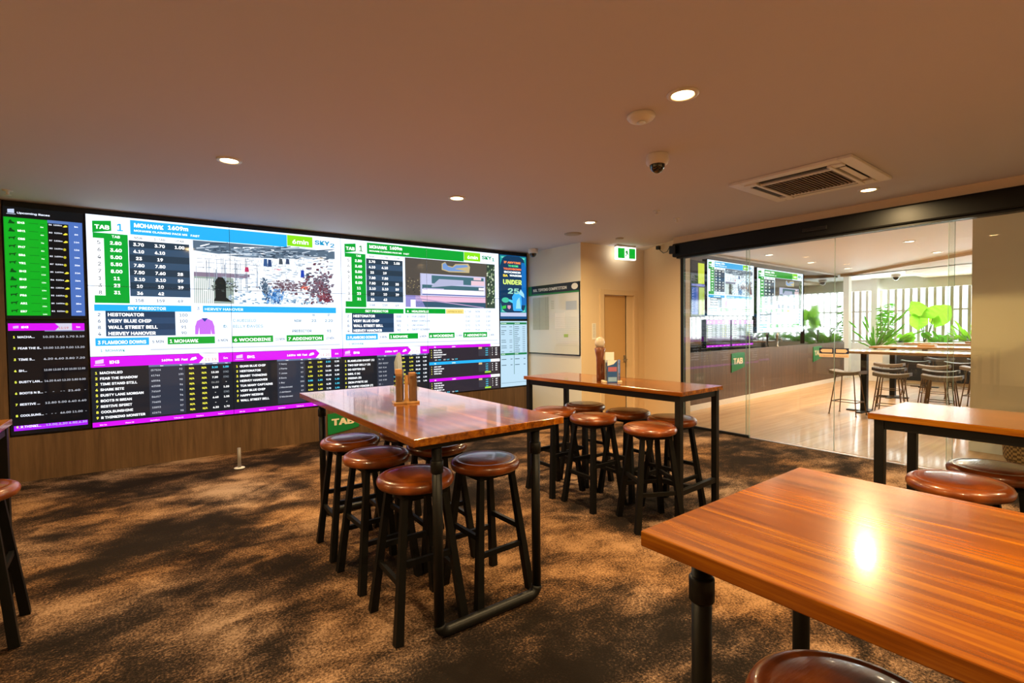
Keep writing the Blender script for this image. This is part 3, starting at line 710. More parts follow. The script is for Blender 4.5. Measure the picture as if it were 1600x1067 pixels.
# side displays (portrait)
def portrait(x0, x1, z0, z1, art, label, bz=.012):
    cx = (x0 + x1) / 2
    e = empty('portrait_display', (cx, YW + .05, z0), 0, label, 'display')
    MB().box(x0 - cx, x1 - cx, -.044, 0, 0, z1 - z0, .002).build('housing', M_BEZEL, e)
    art_mesh('picture', art, Matrix.Translation((-cx, -.0455, -z0)), e, (x0 + bz, x1 - bz, z0 + bz, z1 - bz))
    return e
A = PxArt()
A.rect(-1.155, 2.76, -.555, 1.655, '0e1013', 0)
A.rect(-1.148, 2.657, -.83, 1.682, '0fae22', 1); A.rect(-.83, 2.66, -.67, 2.63, '5a7ab8', 1); A.rect(-.67, 2.66, -.561, 1.682, '4f74c0', 1)
A.poly([(-1.118, 2.735), (-1.07, 2.742), (-1.07, 2.70), (-1.118, 2.70)], 'c8d4f0', 2); A.rect(-1.125, 2.693, -1.06, 2.688, 'c8d4f0', 2)
A.text('Upcoming Races', -1.05, 2.697, .024, 'dfe8fa', .24)
rr = random.Random(4)
codes = ['KH3', 'MH1', 'CR5', 'PH7', 'SR6', 'YR1', 'SH2', 'BH2', 'GR7', 'PR6', 'AR1', 'ER7']
for i in range(12):
    z = 2.645 - i * .0805 - .05
    xi = -1.118
    if i in (0, 1, 6, 7):
        A.poly([(xi, z), (xi + .045, z), (xi + .05, z + .012), (xi + .03, z + .022), (xi + .022, z + .04), (xi + .01, z + .034), (xi + .006, z + .014)], '0a4a16', 2)
    else:
        A.poly([(xi, z + .026), (xi + .004, z + .006), (xi + .010, z + .006), (xi + .012, z + .017), (xi + .034, z + .017), (xi + .036, z + .004), (xi + .042, z + .004), (xi + .044, z + .024), (xi + .056, z + .034), (xi + .046, z + .036), (xi + .036, z + .029)], '0a4a16', 2)
    A.text(codes[i], -1.05, z + .004, .026, 'f0fff0', bold=.03, maxw=.055)
    A.rect(-.97, z + .018, -.90, z + .013, '0a7a1c', 2); A.rect(-.885, z + .016, -.85, z + .011, '0a7a1c', 2)
    A.text('%dm' % (i + 5), -.872, z - .02, .016, 'e8ffe8', bold=.02, align='c')
    A.text('R%d  %s' % (rr.randint(1, 8), rr.choice(['1609m', '1200m', '520m'])), -.82, z + .012, .018, 'd8dce8', .10)
    if i in (0, 1, 2, 6, 7, 8): A.poly([(-.715, z + .006), (-.695, z + .026), (-.68, z + .02), (-.678, z + .008), (-.7, z + .002)], 'd8cc3c', 2)
    else: A.poly([(-.705 + .012 * math.cos(k * PI / 4), z + .014 + .014 * math.sin(k * PI / 4)) for k in range(8)], 'c8c030', 2)
    A.text(['5m', '6m', '11m', '12m', '16m', '20m', '21m', '26m', '28m', '30m', '35m', '40m'][i], -.61, z + .010, .02, 'eef4ff', bold=.02, align='c')
portrait(-1.155, -.546, 1.645, 2.765, A, 'upper left portrait display listing upcoming races on a bright green column', .004)
A = Art()
A.rect(-1.155, 1.63, -.555, .482, '0f0f14', 0)
A.rect(-1.145, 1.603, -.57, 1.53, MG, 1); A.poly([(-.80, 1.603), (-.67, 1.603), (-.67, 1.53), (-.80, 1.53), (-.77, 1.566)], 'd8d4ec', 2)
A.poly([(-1.11, 1.575), (-1.07, 1.58), (-1.07, 1.555), (-1.11, 1.552)], 'e8b8f4', 2); A.text('KH3', -1.05, 1.555, .026, 'ffffff', bold=.03)
A.text('11:19', -.735, 1.545, .028, 'd87878', align='c'); A.text('5m', -.62, 1.555, .022, 'ffd8ff', align='c')
A.rect(-.88, 1.53, -.57, 1.52, '8088b0', 2)
rowsL = [('MACHA...', '10.20 3.40 1.70 3.10'), ('FEAR THE S..', '10.00 12.20 9.00 13.20'), ('TIME S...', '4.20 4.60 3.80 7.20'), ('SH...', '12.00 13.00 9.20 10.00 12.80'), ('DUSTY LAN...', '14.20 8.40 12.20 3.80 8.00'), ('BOOTS N B...', '-    -    --  21.60   -'), ('RESTIVE ...', '12.80 5.00 6.40 6.40'), ('COOLSUNS...', '-   - -   46.00 11.00  -'), ('R THINKI...', '13.00 2.30 4.80 4.30')]
for i, (a_, b_) in enumerate(rowsL):
    z = 1.455 - i * .113
    A.text(str(i + 1), -1.105, z, .028, 'e4ec50', align='c', bold=.03); A.text(a_, -1.08, z, .028, 'e4e8f4', bold=.02, maxw=.17)
    A.text(b_, -.575, z, .026, 'c8ccd8', .32, 'r', bold=.015)
A.rect(-1.13, .575, -.57, .525, '9a1ae8', 1)
for k in range(4): A.text(('Win 54', 'Place 18', 'Quinella 6', 'Treble 7')[k], -1.10 + k * .14, .545, .014, 'c060f8')
portrait(-1.155, -.546, .482, 1.63, A, 'lower left portrait display with nine runners under a magenta KH3 header', .004)
# right column
A = PxArt()
x0, x1, z0, z1 = 4.815, 5.37, 1.70, 2.745
A.rect(4.80, 2.76, 5.385, 1.655, '0d4f86', 0); A.rect(x0, z1, x1, z0 + .07, '123a5e', 1)
for (xa, za, s_, t_) in ((x0, z1, 1, -1), (x1, z1, -1, -1), (x0, z0 + .07, 1, 1), (x1, z0 + .07, -1, 1)):
    A.poly([(xa, za), (xa + s_ * .14, za), (xa + s_ * .06, za + t_ * .03), (xa + s_ * .02, za + t_ * .12), (xa, za + t_ * .17)], '1f9f9c', 2)
    A.poly([(xa + s_ * .02, za + t_ * .02), (xa + s_ * .09, za + t_ * .02), (xa + s_ * .04, za + t_ * .05)], '7ae0d0', 3)
A.rect(x1 - .10, z1 - .1, x1, z0 + .2, '1670c0', 1.5)
xm = (x0 + x1) / 2 - .02
A.text('IF ANYTIME', xm, 2.615, .045, 'f08848', .36, 'c', bold=.04); A.text('TO SCORE', xm + .02, 2.56, .040, '58d88c', .22, 'c', bold=.04)
A.text('TOUCHDOWN', xm, 2.505, .042, 'f07840', .38, 'c', bold=.04); A.text('SCORER', xm, 2.452, .038, 'e8f0f4', .36, 'c', bold=.04)
A.text('SA', xm - .15, 2.385, .05, 'f0d040', .1, 'c', bold=.04); A.text('WAGERS', xm + .07, 2.395, .040, 'e8f0f0', .26, 'c', bold=.04)
A.text('UNDER', xm, 2.255, .105, 'c8e070', .40, 'c', bold=.035)
A.text('25', xm + .02, 2.095, .12, '9cdcc8', .24, 'c', bold=.03)
# generic figure holding a ball
A.poly([(5.08, 1.82), (5.07, 1.98), (5.06, 2.04), (5.12, 2.12), (5.20, 2.13), (5.26, 2.08), (5.27, 1.95), (5.26, 1.83), (5.30, 1.80), (5.10, 1.80)], '38a0ec', 3)
A.poly([(5.14, 1.84), (5.16, 1.98), (5.22, 2.04), (5.25, 1.84)], '9ce4f0', 4); A.poly([(5.20, 2.10), (5.25, 2.18), (5.32, 2.10), (5.33, 2.03), (5.26, 2.07)], 'a8e4f4', 3)
A.poly([(4.92 + .08 * math.cos(k * PI / 8) + .0, 1.985 + .045 * math.sin(k * PI / 8)) for k in range(16)], '48c8a8', 3)
A.poly([(4.98, 1.97), (5.08, 1.93), (5.09, 1.98), (5.0, 2.0)], '48b8d8', 3)
A.poly([(4.85, 1.88), (4.93, 1.895), (4.93, 1.84), (4.85, 1.83)], '38c848', 4); A.poly([(4.96, 1.895), (5.03, 1.895), (5.03, 1.85), (4.995, 1.825), (4.96, 1.85)], 'd8a0c0', 4)
A.rect(x0, z0 + .07, x1, z0 + .005, 'c8d0f0', 2)
portrait(4.798, 5.388, 1.655, 2.765, A, 'upper right portrait display with a blue UNDER 25 promotion poster', .006)
A = Art()
A.rect(4.80, 1.63, 5.385, .49, 'bfe0f4', 0)
for zt in (1.60, 1.07):
    A.rect(4.81, zt, 5.375, zt - .035, '1a8048', 1)
for xx in (4.815, 5.10):
    A.text('Sports Results', xx + .01, 1.578, .016, 'e8fff0'); A.text('Multi Bets', xx + .01, 1.048, .016, 'e8fff0')
    for i in range(14):
        z = 1.53 - i * .033
        if xx < 5 and i in (1, 5, 6, 9, 12): continue
        A.rect(xx + .01, z, xx + .06 + .07 * rr.random(), z - .010, '5c7888', 1); A.rect(xx + .18, z, xx + .24, z - .010, '7890a0', 1)
    for z in (.97, .87): A.rect(xx + .01, z, xx + .11, z - .012, '4c6878', 1); A.rect(xx + .20, z, xx + .24, z - .012, '4c6878', 1)
A.rect(5.088, 1.60, 5.096, .70, '2a6a58', 2); A.rect(4.82, .56, 5.35, .553, '7c98a8', 1)
portrait(4.798, 5.388, .482, 1.63, A, 'lower right portrait display with a pale blue two column list', .006)

# green betting logo board on the panelling
def logo_sign(name, M, x0, z0, w, h, label):
    e = empty(name, M @ Vector((x0, 0, z0)), 0, label, 'sign')
    M2 = M.copy(); M2.translation = (0, 0, 0)
    a = M2 @ Matrix(((1, 0, 0, 0), (0, 0, -1, 0), (0, 1, 0, 0), (0, 0, 0, 1)))
    MB().prism([(0, h * .03), (w * .5, h * .12), (w, h * .25), (w, h * .97), (w * .5, h * .98), (0, h * .94)], 0.0, .014, M=a).build('board', mat('green sign enamel', hexc('0f7a3c'), 0.35), e)
    A_ = Art(); A_.text('TAB', w * .12, h * .42, h * .36, MATS.get('ivory lettering') or mat('ivory lettering', hexc('efe3c4'), 0.5), w * .72, bold=.04)
    art_mesh('lettering', A_, M2 @ Matrix.Translation((0, -.0135, 0)), e)
MW = Matrix.Translation((0, YW + .019, 0))
logo_sign('betting_sign', MW, 1.915, .055, .43, .315, 'green sign with ivory TAB lettering low on the brown wall panelling behind the centre table')
# far room signs
MF = FM @ Matrix.Translation((0, -.031, 0))
for wx, lb in ((9.05, 'green TAB sign on the far room panelling, the one nearer the glass frame post'), (13.05, 'green TAB sign on the far room panelling beside the navy arrow sticker')):
    lx = (Vector((wx, 5.121 + .0445 * (wx - 7.05))) - FA).length
    logo_sign('betting_sign', MF, lx, .58, .52, .40, lb)

# ------------------------------------------------------------------ far room displays
def far_disp(wx0, wx1, z0, z1, art, label, nm='far_room_display', bz=.01):
    l0 = (wx0 - FA.x) / fdir.x; l1 = (wx1 - FA.x) / fdir.x
    base = FM @ Vector((l0, .0, z0)); e = empty(nm, base, 0, label, 'display')
    M2 = FM.copy(); M2.translation = (0, 0, 0)
    MB().box(0, l1 - l0, -.045, 0, 0, z1 - z0, M=M2).build('housing', M_GLOSSBLACK if art is None else M_BEZEL, e)
    if art:
        sx = (l1 - l0 - 2 * bz) / 2.669; sz = (z1 - z0 - 2 * bz) / 1.522
        a = art.mapped(lambda x, z: (bz + (x + .533) * sx, bz + (z - 1.243) * sz))
        art_mesh('picture', a, M2 @ Matrix.Translation((0, -.0465, 0)), e, None, .0012)
    return e
l_all0, l_all1 = 1.02, flen
tag(MB().box(.55, flen, 0.001, .0295, 1.031, 2.79, M=FM).build('black_cladding', M_GLOSSBLACK), 'glossy black cladding behind the displays of the far room', 'cladding')
pb, pg = page_blue(), page_green()
A = Art(); A.rect(-.533, 2.765, 2.136, 1.243, '24262c', 0); A.rect(.8, 2.72, 2.05, 2.15, 'c4cc3a', 1); A.rect(-.45, 2.05, .75, 1.3, '2f4fb4', 1); A.rect(1.0, 2.05, 2.05, 1.3, 'b4c838', 1); A.rect(-.5, 2.14, 2.1, 2.08, '8080d0', 2)
for i in range(9): A.text('R%d' % (i + 1), -.3, 1.95 - i * .07, .045, 'dfe6ff')
far_disp(7.62, 8.08, 1.66, 2.66, A, 'narrow far room display with yellow and blue columns, partly behind the frame post')
far_disp(8.15, 9.95, 1.69, 2.72, pb, 'far room display with a bright blue header, nearest the partition post')
far_disp(10.08, 12.40, 1.34, 2.70, pg, 'far room display with a bright green header and pale picture')
far_disp(12.45, 14.95, 1.42, 2.70, None, 'far room display switched off, mirroring the slatted windows')
for k in range(3): far_disp(12.5 + k * .82, 13.28 + k * .82, 1.06, 1.38, None, ['small dark display low on the far wall, leftmost of three', 'small dark display low on the far wall, middle of three', 'small dark display low on the far wall, rightmost of three'][k])
cA = card(0, 'MR4', ['GOLD ROAD', 'RIVER KING', 'SILVER SKY', 'NIGHT OWL', 'RED COMET', 'HIGH TIDE'], ['A Smith'], ['90'], lambda i, k: (PD[i][k], YE if k < 2 else 'e8ecf2'), '1200m', '11:24', '9m')
for k in range(2):
    a2 = cA.mapped(lambda x, z: (x / 1.33 * 2.669 - .533, (z - .482) / .761 * 1.522 + 1.243))
    far_disp(8.12 + k * .92, 9.0 + k * .92, 1.10, 1.62, a2, ['race list display under the blue far room screen, left one', 'race list display under the blue far room screen, right one'][k])
# counter tap on the low ledge
tp = empty('beer_tap', (10.9, 5.13, 1.06), 0, 'slim metal tap standing on the ledge under the green far room display', 'tap')
MB().box(7.3 - 10.9, 15.1 - 10.9, -.02, .12, -.03, 0).build('x', M_BLACK, None)
bpy.data.objects.remove(bpy.data.objects['x'])
MB().lathe([(0, 0), (.035, 0), (.035, .02), (.02, .04), (.02, .2), (.03, .22), (.03, .3), (0, .31)], n=16).build('tap_body', M_CHROME, tp)
MB().tube([(0, 0, .18), (0, -.09, .18), (0, -.1, .12)], .01, 8).build('spout', M_CHROME, tp)
tp.location = (10.9, 5.19, 1.03)

# ------------------------------------------------------------------ ceiling fittings
def downlight(x, y, label, watts, col, lens, z=CEIL, s=1.35, fixt=True):
    e = empty('downlight', (x, y, z), 0, label, 'ceiling light', 'recessed ceiling downlights')
    MB().lathe([(.066 * s, 0), (.066 * s, -.006), (.050 * s, -.010), (.045 * s, -.004), (.045 * s, 0)], n=28).build('trim_ring', M_PLASTIC, e)
    MB().lathe([(0, -.004), (.044 * s, -.004), (.044 * s, -.001), (0, -.001)], n=24).build('lens', lens, e)
    l = light('lamp', 'AREA', (0, 0, -.013), watts, col, .085 * s, spread=math.radians(165)); l.parent = e
    return e
for x, y, lb in ((.522, 4.407, 'downlight above the left part of the video wall'), (2.54, 4.388, 'downlight above the middle of the video wall'),
                 (4.515, 4.463, 'downlight beside the round speaker grille near the board'), (2.493, 1.719, 'largest downlight, beside the shallow round smoke detector'),
                 (5.753, 1.863, 'downlight at the corner of the air conditioning cassette')):
    downlight(x, y, lb, LAMP_W, LAMP_COL, M_LAMP)
for x, y in ((.6, -.4), (2.5, -.9), (4.6, -.9), (-.9, 1.8), (-2.4, 4.2)):
    downlight(x, y, 'recessed downlight outside the frame, above or behind the camera', LAMP_W, LAMP_COL, M_LAMP)
for i, (x, y) in enumerate(((9.438, 4.643), (11.381, 4.722), (13.322, 4.727), (9.908, 2.639), (11.874, 2.747))):
    zz = CEIL
    downlight(x, y, ['far room downlight nearest the blue display', 'far room downlight above the green display', 'far room downlight above the dark display', 'far room downlight nearest above the high tables', 'far room downlight further along above the high tables'][i], LAMP2_W, LAMP2_COL, M_LAMP2, zz)

def dome_camera(x, y, z, s, label):
    e = empty('dome_camera', (x, y, z), 0, label, 'security camera')
    MB().lathe([(0, 0), (.062 * s, 0), (.064 * s, -.01), (.066 * s, -.05), (.060 * s, -.072), (.045 * s, -.078), (.0, -.078)], n=32).build('housing', M_PLASTIC, e)
    MB().lathe([(.046 * s, -.076)] + [(.046 * s * math.cos(a), -.076 - .05 * s * math.sin(a)) for a in (.3, .6, .9, 1.2, 1.5)] + [(0, -.076 - .05 * s)], n=24).build('dome', M_LENS, e)
dome_camera(3.20, 2.435, CEIL, 1.3, 'white dome camera with smoked bubble in the middle of the ceiling')
dome_camera(5.22, 6.50, CEIL, 1.3, 'dome camera in the ceiling corner beside the video wall')
dome_camera(16.2, 4.6, CEIL, 1.6, 'small dome camera below the far room bulkhead')
def disc(name, x, y, prof, label, cat, m=M_PLASTIC, z=CEIL):
    e = MB().lathe(prof, n=36).build(name, m, loc=(x, y, z)); tag(e, label, cat); return e
sd = disc('smoke_detector', 2.52, 2.04, [(0, 0), (.085, 0), (.088, -.012), (.075, -.03), (.04, -.042), (.03, -.042), (0, -.045)], 'shallow round smoke detector beside the largest downlight', 'smoke detector')
MB().lathe([(.026, -.0445), (.028, -.050), (0, -.051)], n=20).build('sensor_cap', M_PLASTIC, sd)
disc('speaker_grille', 4.858, 5.144, [(0, 0), (.12, 0), (.12, -.008), (.105, -.014), (0, -.012)], 'round flush speaker grille in the ceiling near the betting board', 'speaker', mat('grey grille', hexc('b0a698'), .6))
disc('ceiling_sensor', 5.695, 5.019, [(0, 0), (.06, 0), (.06, -.01), (0, -.014)], 'small round plate in the ceiling in front of the exit sign', 'sensor', MATS['grey grille'])
def sprinkler(x, y, label):
    e = empty('sprinkler_head', (x, y, CEIL), 0, label, 'sprinkler')
    MB().lathe([(0, 0), (.038, 0), (.036, -.008), (0, -.01)], n=24).build('escutcheon', M_PLASTIC, e)
    MB().lathe([(0, -.008), (.012, -.01), (.012, -.03), (.006, -.035), (.022, -.042), (.022, -.045), (0, -.045)], n=16).build('deflector', M_PLASTIC, e)
sprinkler(5.255, 3.716, 'small white sprinkler head between the dome camera and the exit sign')
sprinkler(-1.04, 6.462, 'sprinkler head in the ceiling above the left end of the video wall')
sprinkler(4.72, 3.60, 'tiny sprinkler head left of the other small ceiling sprinkler')

# air conditioning cassette
ac = empty('air_conditioner', (4.915, 2.06, CEIL), math.radians(1.5), 'square white ceiling air conditioning cassette with dark louvres', 'air conditioner')
o = .50
mb = MB()
for (x0, x1, y0, y1) in ((-o, o, .40, o), (-o, o, -o, -.40), (-o, -.40, -.40, .40), (.40, o, -.40, .40)): mb.box(x0, x1, y0, y1, -.025, 0, .006)
for (x0, x1, y0, y1) in ((-.40, .40, .29, .32), (-.40, .40, -.32, -.29), (-.32, -.29, -.29, .29), (.29, .32, -.29, .29)): mb.box(x0, x1, y0, y1, -.04, 0, .004)
for sx in (-1, 1):
    for sy in (-1, 1): mb.box(min(sx * .32, sx * .40), max(sx * .32, sx * .40), min(sy * .32, sy * .40), max(sy * .32, sy * .40), -.035, 0, .004)
mb.build('fascia', M_PLASTIC, ac)
MB().box(-.40, .40, -.40, .40, -.012, -.002).build('duct_recess', M_DARKVENT, ac)
mb = MB()
for i in range(19): mb.box(-.285, .285, -.285 + i * .031, -.285 + i * .031 + .012, -.036, -.022)
mb.build('intake_grille', mat('tan grille', hexc('6f5f4e'), .6), ac)
for k in range(4):
    m = Matrix.Rotation(k * PI / 2, 4, 'Z')
    MB().box(-.27, .27, .335, .385, -.028, -.024, M=m).build('louvre', M_DARKVENT if k != 2 else M_PLASTIC, ac)

# exit sign
ex = empty('exit_sign', (6.29, 5.42, CEIL), math.radians(-8), 'lit green and white running man exit sign hanging from the ceiling', 'exit sign')
MB().box(-.20, .20, -.035, .035, -.03, 0, .006).build('ceiling_bracket', M_PLASTIC, ex)
MB().box(-.205, .205, -.03, .03, -.235, -.03, .012).build('light_box', mat('lit white acrylic', (1, 1, 1), .3, emis=2.2, ecol=(.95, 1, .97)), ex)
A = Art(); A.rect(-.185, -.05, .185, -.215, '10b030', 1); A.rect(-.045, -.05, .05, -.215, 'f4fff6', 2)
A.poly([(.0, -.07), (.012, -.062), (.02, -.072), (.012, -.084), (.002, -.082)], '0c8a24', 3)
A.poly([(-.012, -.09), (.018, -.09), (.022, -.13), (.04, -.155), (.03, -.162), (.008, -.14), (.0, -.165), (-.028, -.185), (-.034, -.176), (-.012, -.158), (-.008, -.12), (-.026, -.125), (-.03, -.118)], '0c8a24', 3)
art_mesh('pictogram', A, Matrix.Translation((0, -.0305, 0)), ex)
# cable by the header
cb = MB().tube([(6.63, 5.02, 2.79), (6.61, 4.98, 2.72), (6.56, 4.88, 2.66), (6.49, 4.76, 2.66), (6.40, 4.64, 2.72), (6.34, 4.60, 2.70)], .006, 8)
cb.box(6.60, 6.66, 5.0, 5.06, 2.74, 2.80, .008)
tag(cb.build('loose_cable', M_BEZEL), 'thin black cable looping from the side wall to the door header', 'cable')

# ------------------------------------------------------------------ tipping board and notices
MBD = Matrix(((0, 1, 0, XB), (-1, 0, 0, 0), (0, 0, 1, 0), (0, 0, 0, 1)))     # local x runs towards -y, local -y faces the room (-x)
# local (u, d, z) -> world (XB + d, -u, z)
by0, by1, bz0, bz1 = -6.885, -5.60, 1.065, 2.225
tb = empty('tipping_board', (XB, 6.24, bz0), 0, 'tipping competition whiteboard with a black header on the cream wall', 'notice board')
MT = Matrix.Translation((-XB, -6.24, -bz0)) @ MBD
M_BOARD = mat('white board surface', hexc('e6e8dc'), 0.18, coat=.4)
MB().box(by0, by1, -.018, -.002, bz0, bz1, M=MT).build('board_panel', M_BOARD, tb)
MB().box(by0, by1, -.024, -.0185, bz1 - .14, bz1, M=MT).build('header_strip', mat('black strip', (.012, .014, .012), .3), tb)
MB().box(by0, by0 + .10, -.0255, -.024, bz1 - .14, bz1, M=MT).box(by0, by1, -.0245, -.0186, bz1 - .165, bz1 - .14, M=MT).build('green_strip', mat('green strip', hexc('2d8a3c'), .4), tb)
MB().box(by0, by1, -.024, -.0, bz0 - .012, bz0 + .004, M=MT).box(by1 - .008, by1, -.022, -.0, bz0, bz1, M=MT).build('board_edge', M_BEZEL, tb)
A = Art(); ml = mat('white lettering', hexc('f4f4ea'), .5)
A.text('NRL TIPPING COMPETITION', by0 + .14, bz1 - .10, .06, ml, .86, bold=.03)
A.poly([(by1 - .10 + .075 * math.cos(k * PI / 8), bz1 - .07 + .05 * math.sin(k * PI / 8)) for k in range(16)], ml, 4)
art_mesh('lettering', A, MT @ Matrix.Translation((0, -.022, 0)), tb)
A = Art(); mp_ = mat('grid paper', hexc('c9cfba'), .4); mg = mat('grid line', hexc('7f866f'), .6); mw = mat('white paper', hexc('f4f5f0'), .5)
A.rect(by0 + .12, bz1 - .2, by0 + .55, bz0 + .40, mp_, 1)
for i in range(26): z = bz1 - .22 - i * .021; A.rect(by0 + .12, z, by0 + .55, z - .003, mg, 2)
for xx in (.30, .47, .52): A.rect(by0 + xx, bz1 - .2, by0 + xx + .004, bz0 + .40, mg, 2)
A.rect(by0 + .70, bz0 + .68, by0 + .95, bz0 + .42, mw, 1); A.rect(by0 + .97, bz0 + .86, by1 - .06, bz0 + .72, mat('pale blue paper', hexc('bccad8'), .5), 1)
for i in range(5): A.rect(by0 + .60, bz0 + .88 - i * .03, by0 + .68, bz0 + .875 - i * .03, mg, 1)
for i in range(16): z = bz0 + .60 - i * .03; A.rect(by0 + .72, z, by1 - .06, z - .003, mat('faint rule', hexc('c4c8bc'), .6), 2)
A.rect(by0 + .92, bz0 + .33, by0 + 1.02, bz0 + .28, mat('green marker', hexc('a8cc6a'), .6), 3)
art_mesh('pinned_sheets', A, MT @ Matrix.Translation((0, -.0185, 0)), tb)
nt = tag(MB().box(5.68, 5.765, YD - .004, YD - .0003, 1.305, 1.565).build('paper_notice', mw), 'small white printed notice on the wall left of the door', 'notice')
A = Art()
for i in range(12): A.rect(5.69, 1.545 - i * .018, 5.752, 1.541 - i * .018, mat('print', hexc('8a8478'), .7), 1)
art_mesh('print_lines', A, Matrix.Translation((0, YD - .0045, 0)), nt)

# stickers on the glass
MX = Matrix(((0, 1, 0, XG + .024), (-1, 0, 0, 0), (0, 0, 1, 0), (0, 0, 0, 1)))
navy, beige = mat('navy sticker', hexc('1c2440'), .4), mat('beige sticker', hexc('e6c3a0'), .5)
for u0, u1, d, lb in ((-2.575, -2.425, -1, 'navy sticker with a beige left arrow on the sliding glass'), (-2.408, -2.265, 1, 'navy sticker with a beige right arrow on the sliding glass')):
    s_ = empty('arrow_sticker', (XG + .024, -(u0 + u1) / 2, 1.16), 0, lb, 'sticker')
    Mi = Matrix.Translation((-(XG + .024), (u0 + u1) / 2, -1.16)) @ MX
    MB().box(u0, u1, -.0012, 0, 1.16, 1.225, M=Mi).build('backing', navy, s_)
    a, b = (u0 + .012, u1 - .012)
    A = Art()
    if d < 0: A.poly([(a, 1.1925), (a + .02, 1.213), (b, 1.213), (b, 1.172), (a + .02, 1.172)], beige, 1)
    else: A.poly([(b, 1.1925), (b - .02, 1.172), (a, 1.172), (a, 1.213), (b - .02, 1.213)], beige, 1)
    art_mesh('arrow', A, Mi @ Matrix.Translation((0, -.0013, 0)), s_)
for u0, u1, lb in ((-2.575, -2.425, 'beige strip under the left arrow sticker on the glass'), (-2.408, -2.265, 'beige strip under the right arrow sticker on the glass')):
    st_ = tag(MB().box(u0, u1, -.0012, 0, 1.118, 1.157, M=MX).build('text_sticker', beige), lb, 'sticker')
    A = Art(); A.text('AUTOMATIC DOOR', (u0 + u1) / 2, 1.131, .010, mat('brown print', hexc('9a7350'), .6), .12, 'c', bold=.009)
    art_mesh('print', A, MX @ Matrix.Translation((0, -.0013, 0)), st_)

# ------------------------------------------------------------------ bar stools
SH, SR = .75, .198
def make_stool():
    e = empty('bar_stool')
    prof = [(0, SH - .055), (SR - .02, SH - .055), (SR - .006, SH - .049), (SR, SH - .036), (SR + .001, SH - .022), (SR - .006, SH - .008), (SR - .02, SH + .001), (SR - .034, SH + .003), (SR - .040, SH + .0005), (SR - .05, SH + .004), (SR - .10, SH + .009), (0, SH + .011)]
    MB().lathe(prof, n=56).build('seat', M_LEATHER, e)
    top, bot = .105, .178
    zt = SH - .055
    def at(sx, sy, z):
        k = top + (bot - top) * (zt - z) / zt
        return Vector((sx * k, sy * k, z))
    for sx in (-1, 1):
        for sy in (-1, 1):
            mb = MB(); mb.beam(at(sx, sy, zt), at(sx, sy, 0), .030, .041, up=(0, 1, 0)); mb.build('leg', M_BLACKWOOD, e)
    for z, pr in ((.36, (((-1, -1), (1, -1)), ((-1, 1), (1, 1)))), (.27, (((-1, -1), (-1, 1)), ((1, -1), (1, 1))))):
        for a, b in pr:
            MB().beam(at(*a, z), at(*b, z), .02, .02, .028, .028).build('stretcher', M_BLACKWOOD, e)
    MB().box(-.125, .125, -.125, .125, zt - .03, zt, .004).build('seat_base', M_BLACKWOOD, e)
    return e
stool0 = make_stool()
ST = [(1.091, 2.352, 0, 'bright orange brown stool nearest the camera, at the left corner of the centre table', 'stools around the centre table'),
      (1.095, 2.91, 1, 'second stool from the camera on the left side of the centre table', 'stools around the centre table'),
      (1.099, 3.414, 2, 'farthest stool on the left side of the centre table, nearest the video wall', 'stools around the centre table'),
      (1.542, 2.382, 3, 'near stool inside the right end of the centre table, its seat shining pale', 'stools around the centre table'),
      (1.51, 2.92, 4, 'stool mostly hidden behind the front leg of the centre table', 'stools around the centre table'),
      (1.53, 3.44, 1, 'farthest stool on the right side of the centre table, mostly under the tabletop', 'stools around the centre table'),
      (2.99, 3.43, 2, 'farthest stool on the near side of the table by the door wall', 'stools around the table by the door'),
      (3.41, 3.46, 3, 'farthest stool on the door side of the table by the door wall', 'stools around the table by the door'),
      (3.017, 2.962, 0, 'middle stool on the near side of the table by the door wall', 'stools around the table by the door'),
      (3.435, 2.94, 1, 'middle stool on the door side of the table by the door wall', 'stools around the table by the door'),
      (3.04, 2.39, 2.72, 'bright orange stool nearest the camera at the table by the door wall', 'stools around the table by the door'),
      (3.45, 2.49, 3, 'stool at the right end of the table by the door, next to the sliding glass', 'stools around the table by the door'),
      (3.096, .627, 1, 'glossy brown stool seat tucked in front of the table at the right edge', 'stools at the right'),
      (3.525, .565, 0, 'darker stool seat behind another at the right edge, partly cut by the frame', 'stools at the right'),
      (1.091, .365, 2, 'dark stool under the large foreground table, only its seat top in view', 'stools at the right'),
      (-.75, 3.458, 3, 'stool at the left edge of the photo, half outside the frame', 'stools at the left')]
for i, (x, y, q, lb, g) in enumerate(ST):
    o = stool0 if i == 0 else copy_tree(stool0)
    o.location = (x, y, 0); o.rotation_euler = (0, 0, q * PI / 2 + (0.04 if i % 2 else -0.03)); tag(o, lb, 'stool', g)

